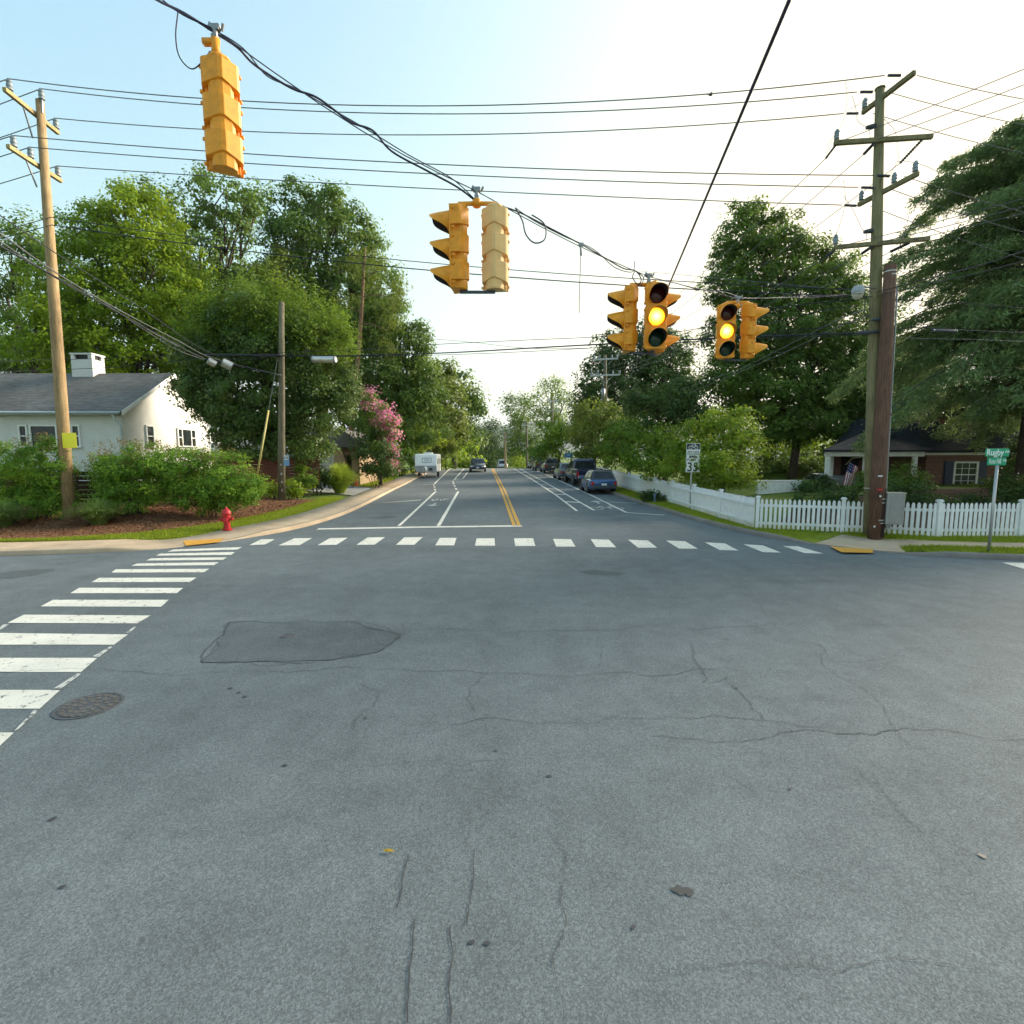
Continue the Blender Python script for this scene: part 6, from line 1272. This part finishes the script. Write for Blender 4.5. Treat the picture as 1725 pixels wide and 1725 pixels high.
shrub('low_shrub', 'green shrub against the far side of the camper trailer', 47, [(683, 775, 16, 18), (668, 785, 14, 12)], L_mid, .9, 1.1, SG)
shrub('low_shrub', 'thin hedge of green shrubs left of the oncoming car at the crest', 72, [(765, 783, 22, 6), (740, 782, 12, 8), (785, 782, 14, 6)], L_mid, .9, 1.0, SG)
# right side
RG = 'trees along the right side of the street'
tree('holly_tree', 'big dark pointed evergreen behind the distant pole', 'tree', 60, 1060, [(1024, 592, 20, 28), (1008, 640, 30, 44), (1058, 612, 40, 46), (1102, 596, 38, 48), (1142, 615, 24, 38), (1050, 670, 64, 48), (1120, 660, 56, 46), (985, 690, 22, 26), (1080, 570, 20, 20), (1165, 650, 18, 26)], L_dark, 1, 1.6, .4, group=RG, cvlo=.12)
tree('maple_tree', 'massive dark maple behind the farther signal pair', 'tree', 38, 1335, [(1255, 395, 38, 46), (1268, 360, 14, 18), (1318, 410, 42, 42), (1250, 470, 58, 60), (1340, 470, 66, 56), (1405, 470, 40, 42), (1432, 500, 26, 34), (1245, 560, 56, 70), (1330, 560, 90, 64), (1420, 560, 50, 60), (1250, 640, 58, 50), (1330, 650, 100, 58), (1420, 650, 62, 60), (1300, 712, 80, 40), (1385, 715, 80, 44), (1450, 610, 30, 60), (1490, 590, 40, 60), (1510, 660, 50, 60), (1470, 690, 50, 50), (1545, 640, 45, 60), (1560, 700, 40, 40)], L_oak, 1, 1.75, .27, group=RG, shell=.8)
tree('dark_tree', 'dark low tree between the holly and the yellow green tree', 'tree', 36, 1120, [(1095, 675, 36, 26), (1140, 680, 42, 34), (1110, 715, 60, 36), (1165, 655, 34, 26), (1180, 700, 40, 40)], L_dark, 1, 1.15, .2, group=RG, cvlo=.15)
tree('street_tree', 'mid green tree standing over the distant blue sign', 'tree', 50, 945, [(940, 725, 30, 22), (962, 735, 30, 20), (925, 755, 24, 18), (905, 765, 16, 12)], L_mid, 1, 1.1, .15, group=RG)
tree('street_tree', 'olive green tree over the white fence behind the pickup', 'tree', 43, 1000, [(990, 712, 34, 28), (1022, 708, 34, 26), (1002, 742, 44, 30), (988, 752, 20, 16), (1038, 738, 34, 30)], L_olive, 1, 1.15, .15, group=RG, cvlo=.15)
tree('street_tree', 'leafy green tree over the fence behind the blue hatchback', 'tree', 33, 1060, [(1055, 735, 36, 30), (1045, 760, 38, 24), (1075, 758, 38, 26)], L_mid, .95, 1.15, .14, group=RG)
tree('dogwood_tree', 'green dogwood behind the fence left of the speed limit sign', 'tree', 28, 1110, [(1105, 765, 40, 34), (1130, 750, 34, 30), (1090, 778, 38, 22), (1125, 784, 36, 20)], L_mid, .95, 1.15, .1, group=RG, cvlo=.1)
tree('dogwood_tree', 'bright yellow green dogwood overhanging the fence beside the speed limit sign', 'tree', 25.3, 1222, [(1212, 708, 24, 26), (1246, 708, 20, 20), (1180, 735, 40, 28), (1228, 745, 44, 34), (1262, 740, 16, 14), (1160, 770, 36, 28), (1205, 785, 50, 30), (1248, 780, 26, 28), (1145, 790, 34, 18), (1225, 805, 40, 16), (1187, 779, 14, 9, -95), (1211, 776, 8, 7, -95), (1226, 800, 16, 12, -60)], L_dog, .95, 1.1, .1, group=RG, shell=.85)
tree('low_tree', 'yellow green far shrub tree seen under the big dark maple', 'tree', 50, 1345, [(1345, 738, 36, 24), (1310, 765, 34, 28), (1380, 762, 40, 28), (1420, 750, 20, 20)], L_bright, .9, .95, .12, group=RG, cvlo=-.1)
tree('dark_tree', 'dark shaded evergreen at the back of the lawn beside the porch', 'tree', 45, 1395, [(1405, 785, 34, 28), (1365, 792, 36, 24), (1315, 798, 46, 20), (1440, 785, 30, 30), (1275, 795, 26, 18)], L_dark, .9, 1.5, .12, group=RG)
HG = 'shrubs before the brick house porch'
for lb, D_, bl, mt in (('dark round shrub at the left porch corner', 25.5, [(1382, 812, 14, 14), (1355, 824, 12, 12), (1370, 822, 16, 14), (1390, 826, 16, 14)], L_dark), ('low dark shrub under the flag', 25.2, [(1398, 828, 18, 10), (1415, 836, 22, 9)], L_dark), ('green shrub directly left of the olive pole', 24.6, [(1455, 808, 12, 20), (1450, 828, 16, 16)], L_oak), ('big round green shrub right of the brown pole', 23.5, [(1525, 808, 30, 26), (1508, 822, 20, 22), (1545, 822, 18, 20)], L_oak), ('dark shrub under the shuttered window', 25.8, [(1597, 838, 24, 10), (1570, 834, 16, 12)], L_dark), ('dark green shrub right of the shuttered window', 25.4, [(1648, 832, 22, 16), (1668, 828, 14, 20)], L_oak), ('tall dark shrub at the right edge of the frame', 24.5, [(1712, 800, 22, 40), (1700, 830, 20, 24), (1722, 770, 16, 30)], L_dark)):
    shrub('yard_shrub', lb, D_, bl, mt, .9, 1.2, HG)
for lb, D_, bl in (('low dark shrub close behind the pickets, below the white wall', 20.5, [(1358, 848, 22, 15), (1388, 846, 22, 18)]), ('low dark shrub close behind the pickets left of the olive pole', 20.2, [(1428, 842, 24, 20), (1408, 848, 16, 16)]), ('dark shrub close behind the pickets right of the grey cabinet', 20, [(1535, 836, 28, 26), (1512, 842, 18, 20)]), ('dark shrub close behind the pickets below the shuttered window', 20.2, [(1586, 850, 26, 15), (1612, 853, 18, 10)]), ('dark shrub close behind the pickets left of the street sign', 20, [(1645, 846, 24, 18), (1622, 853, 14, 10)]), ('dark shrub close behind the pickets right of the street sign', 20, [(1698, 836, 28, 30), (1720, 830, 20, 34)])):
    shrub('border_shrub', lb, D_, bl, L_dark, .85, 1.3, 'shrubs close behind the corner fence')  # dark leaf colour here also paints in the shade behind the pickets
shrub('yard_hedge', 'mid green hedge across the back of the lawn behind the white wall', 39.5, [(1285, 788, 30, 18), (1335, 787, 30, 19), (1385, 788, 28, 18), (1425, 790, 20, 18)], L_oak, .9, 1.4, None, cat='hedge')
shrub('flower_plant', 'small dusky plant growing at the foot of the long white fence', 25.6, [(1100, 838, 9, 6), (1110, 843, 8, 4), (1090, 836, 6, 4)], L_dark, .8, 1.2, None, cat='plant')
a = P(1103, 833, 25.2); z = hz(a.x, 25.2); ms = thing('marker_post', 'small blue grey utility marker among the plants by the fence', 'marker', (a.x, 25.2, z)); MB().lathe([(.05, 0), (.05, .3), (.075, .31), (.075, .42), (.02, .45)], 10).build('post', plain('marker_blue', (.12, .18, .26), .5), ms, 'auto')
# hemlock: drooping sprays on whorled branches
def hemlock(label, px, D, y_top, reach):
    a, _ = ray(px, 800); x = a * D; z0 = hz(x, D); zt = P(px, y_top, D).z; t = thing('hemlock_tree', label, 'tree', (x, D, z0)); H_ = zt - z0; r = np.random.default_rng(5); rr = random.Random(5)
    mb = MB(); mb.tube([Vector((x, D, z0 - .2)), Vector((x + .05, D, z0 + H_ * .4)), Vector((x, D, z0 + H_ * .8)), Vector((x, D, zt))], [.36, .26, .11, .02], 10); pts = []; dirs = []
    nb = 205; lev = np.sort(np.concatenate([np.linspace(.21, .99, 79) + r.normal(size=79) * .006 for _ in range(3)]))[:nb]
    for i in range(nb):
        f = float(min(lev[i], .99)); zz = z0 + H_ * f; L = np.interp(f, reach[0], reach[1]) * rr.uniform(.5, 1.15); az = rr.uniform(0, 2 * PI); n = 8; br = []
        rise = rr.uniform(.10, .28) if f < .7 else rr.uniform(.3, .6); dr_ = rr.uniform(.26, .48) if f > .45 else rr.uniform(.34, .62)
        for k in range(n + 1):
            s = k / n; br.append(Vector((x + math.cos(az) * L * s, D + math.sin(az) * L * s, zz + L * (rise * s - dr_ * s * s * s))))
        mb.tube(br, [.05 * (1 - k / (n + 1)) * min(1, L / 3) + .008 for k in range(n + 1)], 5)
        m = int(26 * L) + 10; s = r.uniform(.12, 1.05, m) ** .85; p = np.array([[np.interp(q, np.linspace(0, 1, n + 1), [v[c] for v in br]) for c in range(3)] for q in np.minimum(s, 1)])
        lat = np.array([-math.sin(az), math.cos(az), 0]); w = (r.random(m) - .5) * 1.15 * L * .46 * (1.12 - s * .8)
        p = p + lat * w[:, None]; p[:, 2] -= np.abs(w) * .28 + r.exponential(.07, m); pts.append(p); dirs.append(np.tile([math.cos(az) * .7, math.sin(az) * .7, 0], (m, 1)) + lat * np.sign(w)[:, None] * .7)
    mb.build('trunk', M_bark, t, True, world=True)
    Cc = np.concatenate(pts); dd_ = np.concatenate(dirs); k = 13; idx = np.repeat(np.arange(len(Cc)), k); m = len(idx)
    p = Cc[idx] + r.normal(size=(m, 3)) * np.array([.13, .13, .05]); p[:, 2] -= r.exponential(.09, m); d = dd_[idx] + r.normal(size=(m, 3)) * .35; d[:, 2] -= r.uniform(.2, 1.5, m)
    V, Fq = leaf_quads(p, unit(r.normal(size=(m, 3)) + np.array([0, 0, .8])), d, r.uniform(.10, .26, m), .26)
    arr_mesh('crown', V, Fq, L_hem, t, np.clip(r.random(len(Cc))[idx] * .6 + .4 * r.random(m), 0, 1), t.location); return t
hemlock('huge drooping hemlock in front of the brick house at the right edge', 1726, 23, 112, ((0, .2, .35, .5, .62, .75, .85, 1), (6.0, 6.6, 7.0, 6.6, 6.0, 4.8, 3.3, .5)))
# grass blades along the strips (stuff)
def blades(name, mat, spots_, h, w, seed):
    r = np.random.default_rng(seed); n = len(spots_); V0 = spots_; az = r.uniform(0, 2 * np.pi, n); hh = h * r.uniform(.5, 1.3, n); lean = r.normal(size=(n, 2)) * .35; sd = np.stack([np.cos(az), np.sin(az), 0 * az], 1) * w; tip = np.stack([lean[:, 0] * hh, lean[:, 1] * hh, hh], 1)
    V = np.stack([V0 - sd, V0 + sd, V0 + tip * .55 + sd * .6, V0 + tip, ], 1).reshape(-1, 3); o = arr_mesh(name, V, np.arange(len(V)).reshape(-1, 4), mat, None, np.clip(r.normal(.5, .25, n), 0, 1)); o['kind'] = 'stuff'; return o
def scatter(poly, side, d0, d1, n, yr, seed, xr=(-25, 25)):
    r = np.random.default_rng(seed); sel = (poly[:, 1] >= yr[0]) & (poly[:, 1] <= yr[1]) & (poly[:, 0] >= xr[0]) & (poly[:, 0] <= xr[1]); q = poly[sel]; seg = np.linalg.norm(np.diff(q, axis=0), axis=1); cs = np.concatenate([[0], np.cumsum(seg)]); s = r.uniform(0, cs[-1], n)
    px = np.interp(s, cs, q[:, 0]); py = np.interp(s, cs, q[:, 1]); t = np.gradient(q, axis=0); t /= np.linalg.norm(t, axis=1, keepdims=True) + 1e-9; nx_ = np.interp(s, cs, -t[:, 1]) * side; ny_ = np.interp(s, cs, t[:, 0]) * side
    a = d0(px, py) if callable(d0) else np.full(n, d0); b = d1(px, py) if callable(d1) else np.full(n, d1); d = a + (b - a) * r.random(n); x, y = px + nx_ * d, py + ny_ * d; return np.stack([x, y, hfun(x, y) + .005], 1)
PB = [scatter(SL, 1, lambda x, y: wl(x, y) + .01, lambda x, y: gl(x, y) + .08, 30000, (12, 28.2), 1), scatter(SL, 1, lambda x, y: wl(x, y) + .01, lambda x, y: gl(x, y) + .08, 9000, (33.6, 46), 11), scatter(SR, -1, .17, 1.55, 26000, (14.8, 44), 2), scatter(SR, -1, .18, .92, 12000, (11.5, 13.2), 3), scatter(SR, -1, 1.78, 3.0, 16000, (11.5, 15.4), 4)]
blades('grass', L_grass, np.concatenate(PB), .075, .009, 9)
# bark chips on the mulch (stuff)
r = np.random.default_rng(3); C_ = scatter(SL, 1, lambda x, y: gl(x, y) + .0, lambda x, y: gm(x, y), 26000, (12, 27), 8); n = len(C_); C_[:, 2] += .02
V, Fq = leaf_quads(C_, unit(r.normal(size=(n, 3)) * .5 + np.array([0, 0, 1.])), r.normal(size=(n, 3)), r.uniform(.03, .10, n), .4)
L_chip = mat_leaf('bark_chip', (.09, .045, .025), (.18, .092, .052), (.30, .18, .11), .0, .9)
o = arr_mesh('bark_chips', V, Fq, L_chip, None, r.random(n)); o['kind'] = 'stuff'
# distant woods below the hill
Wb = []
rr = random.Random(4)
for k in range(70):
    x = rr.uniform(-420, 420); y = rr.uniform(230, 420); s_ = rr.uniform(5, 9); Wb.append(((x, y, -1 + s_ * .8), (s_, s_, s_ * rr.uniform(.8, 1.3))))
o = foliage('distant_woods', L_oak, None, Wb, 300, .6, .35, 20, 55); o['kind'] = 'stuff'

# ------------------------------------------------------------------ hazy air
hzm = bpy.data.materials.new('hazy_air'); hzm.use_nodes = True; hn = hzm.node_tree; hn.nodes.clear(); ho = hn.nodes.new('ShaderNodeOutputMaterial'); hv = hn.nodes.new('ShaderNodeVolumePrincipled'); hv.inputs['Color'].default_value = (.80, .88, 1, 1); hv.inputs['Density'].default_value = .00009; hv.inputs['Anisotropy'].default_value = .2; hn.links.new(hv.outputs[0], ho.inputs['Volume'])
mb = MB(); mb.box((0, 500, 165), (9000, 7600, 345)); o = mb.build('haze', hzm); o['kind'] = 'stuff'
# ------------------------------------------------------------------ light
SKYK = .66
EL, AZ = R(21), R(58)            # sun elevation, azimuth from +Y toward +X
sl_ = bpy.data.lights.new('sun', 'SUN'); sl_.energy = 1.9; sl_.angle = R(25); sl_.color = (1, .88, .70); so = bpy.data.objects.new('sun', sl_); COL.objects.link(so)
dv = Vector((math.sin(AZ) * math.cos(EL), math.cos(AZ) * math.cos(EL), math.sin(EL))); so.rotation_euler = dv.to_track_quat('Z', 'Y').to_euler()
w = bpy.data.worlds.new('World'); S.world = w; w.use_nodes = True; nt = w.node_tree; bg = nt.nodes['Background']
sk = nt.nodes.new('ShaderNodeTexSky'); sk.sky_type = 'NISHITA'; sk.sun_disc = False; sk.sun_elevation = EL; sk.sun_rotation = AZ; sk.air_density = 1.0; sk.dust_density = 4.0; sk.ozone_density = 1.0; sk.altitude = 100
sp_n = nt.nodes.new('ShaderNodeSeparateColor'); cb_n = nt.nodes.new('ShaderNodeCombineColor'); nt.links.new(sk.outputs[0], sp_n.inputs[0])
for ch, (k_, top_) in enumerate(((.60, 1.45), (.92, 1.28), (1.75, 1.0))):    # thin bright haze: each channel rolls off toward a milky white
    m1 = nt.nodes.new('ShaderNodeMath'); m1.operation = 'MULTIPLY'; nt.links.new(sp_n.outputs[ch], m1.inputs[0]); m1.inputs[1].default_value = -k_ * SKYK
    m2 = nt.nodes.new('ShaderNodeMath'); m2.operation = 'POWER'; m2.inputs[0].default_value = math.e; nt.links.new(m1.outputs[0], m2.inputs[1])
    m3 = nt.nodes.new('ShaderNodeMath'); m3.operation = 'SUBTRACT'; m3.inputs[0].default_value = 1; nt.links.new(m2.outputs[0], m3.inputs[1])
    m4 = nt.nodes.new('ShaderNodeMath'); m4.operation = 'MULTIPLY'; nt.links.new(m3.outputs[0], m4.inputs[0]); m4.inputs[1].default_value = top_; nt.links.new(m4.outputs[0], cb_n.inputs[ch])
nt.links.new(cb_n.outputs[0], bg.inputs[0]); bg.inputs[1].default_value = .15
vs = S.view_settings; S.display_settings.display_device = 'sRGB'; vs.view_transform = 'Standard'; vs.look = 'None'; vs.gamma = 1; vs.exposure = 2.8
S.cycles.use_denoising = True; S.cycles.max_bounces = 6; S.cycles.diffuse_bounces = 3; S.cycles.transparent_max_bounces = 8
try: S.cycles.use_adaptive_sampling = True; S.cycles.adaptive_threshold = .02
except Exception: pass
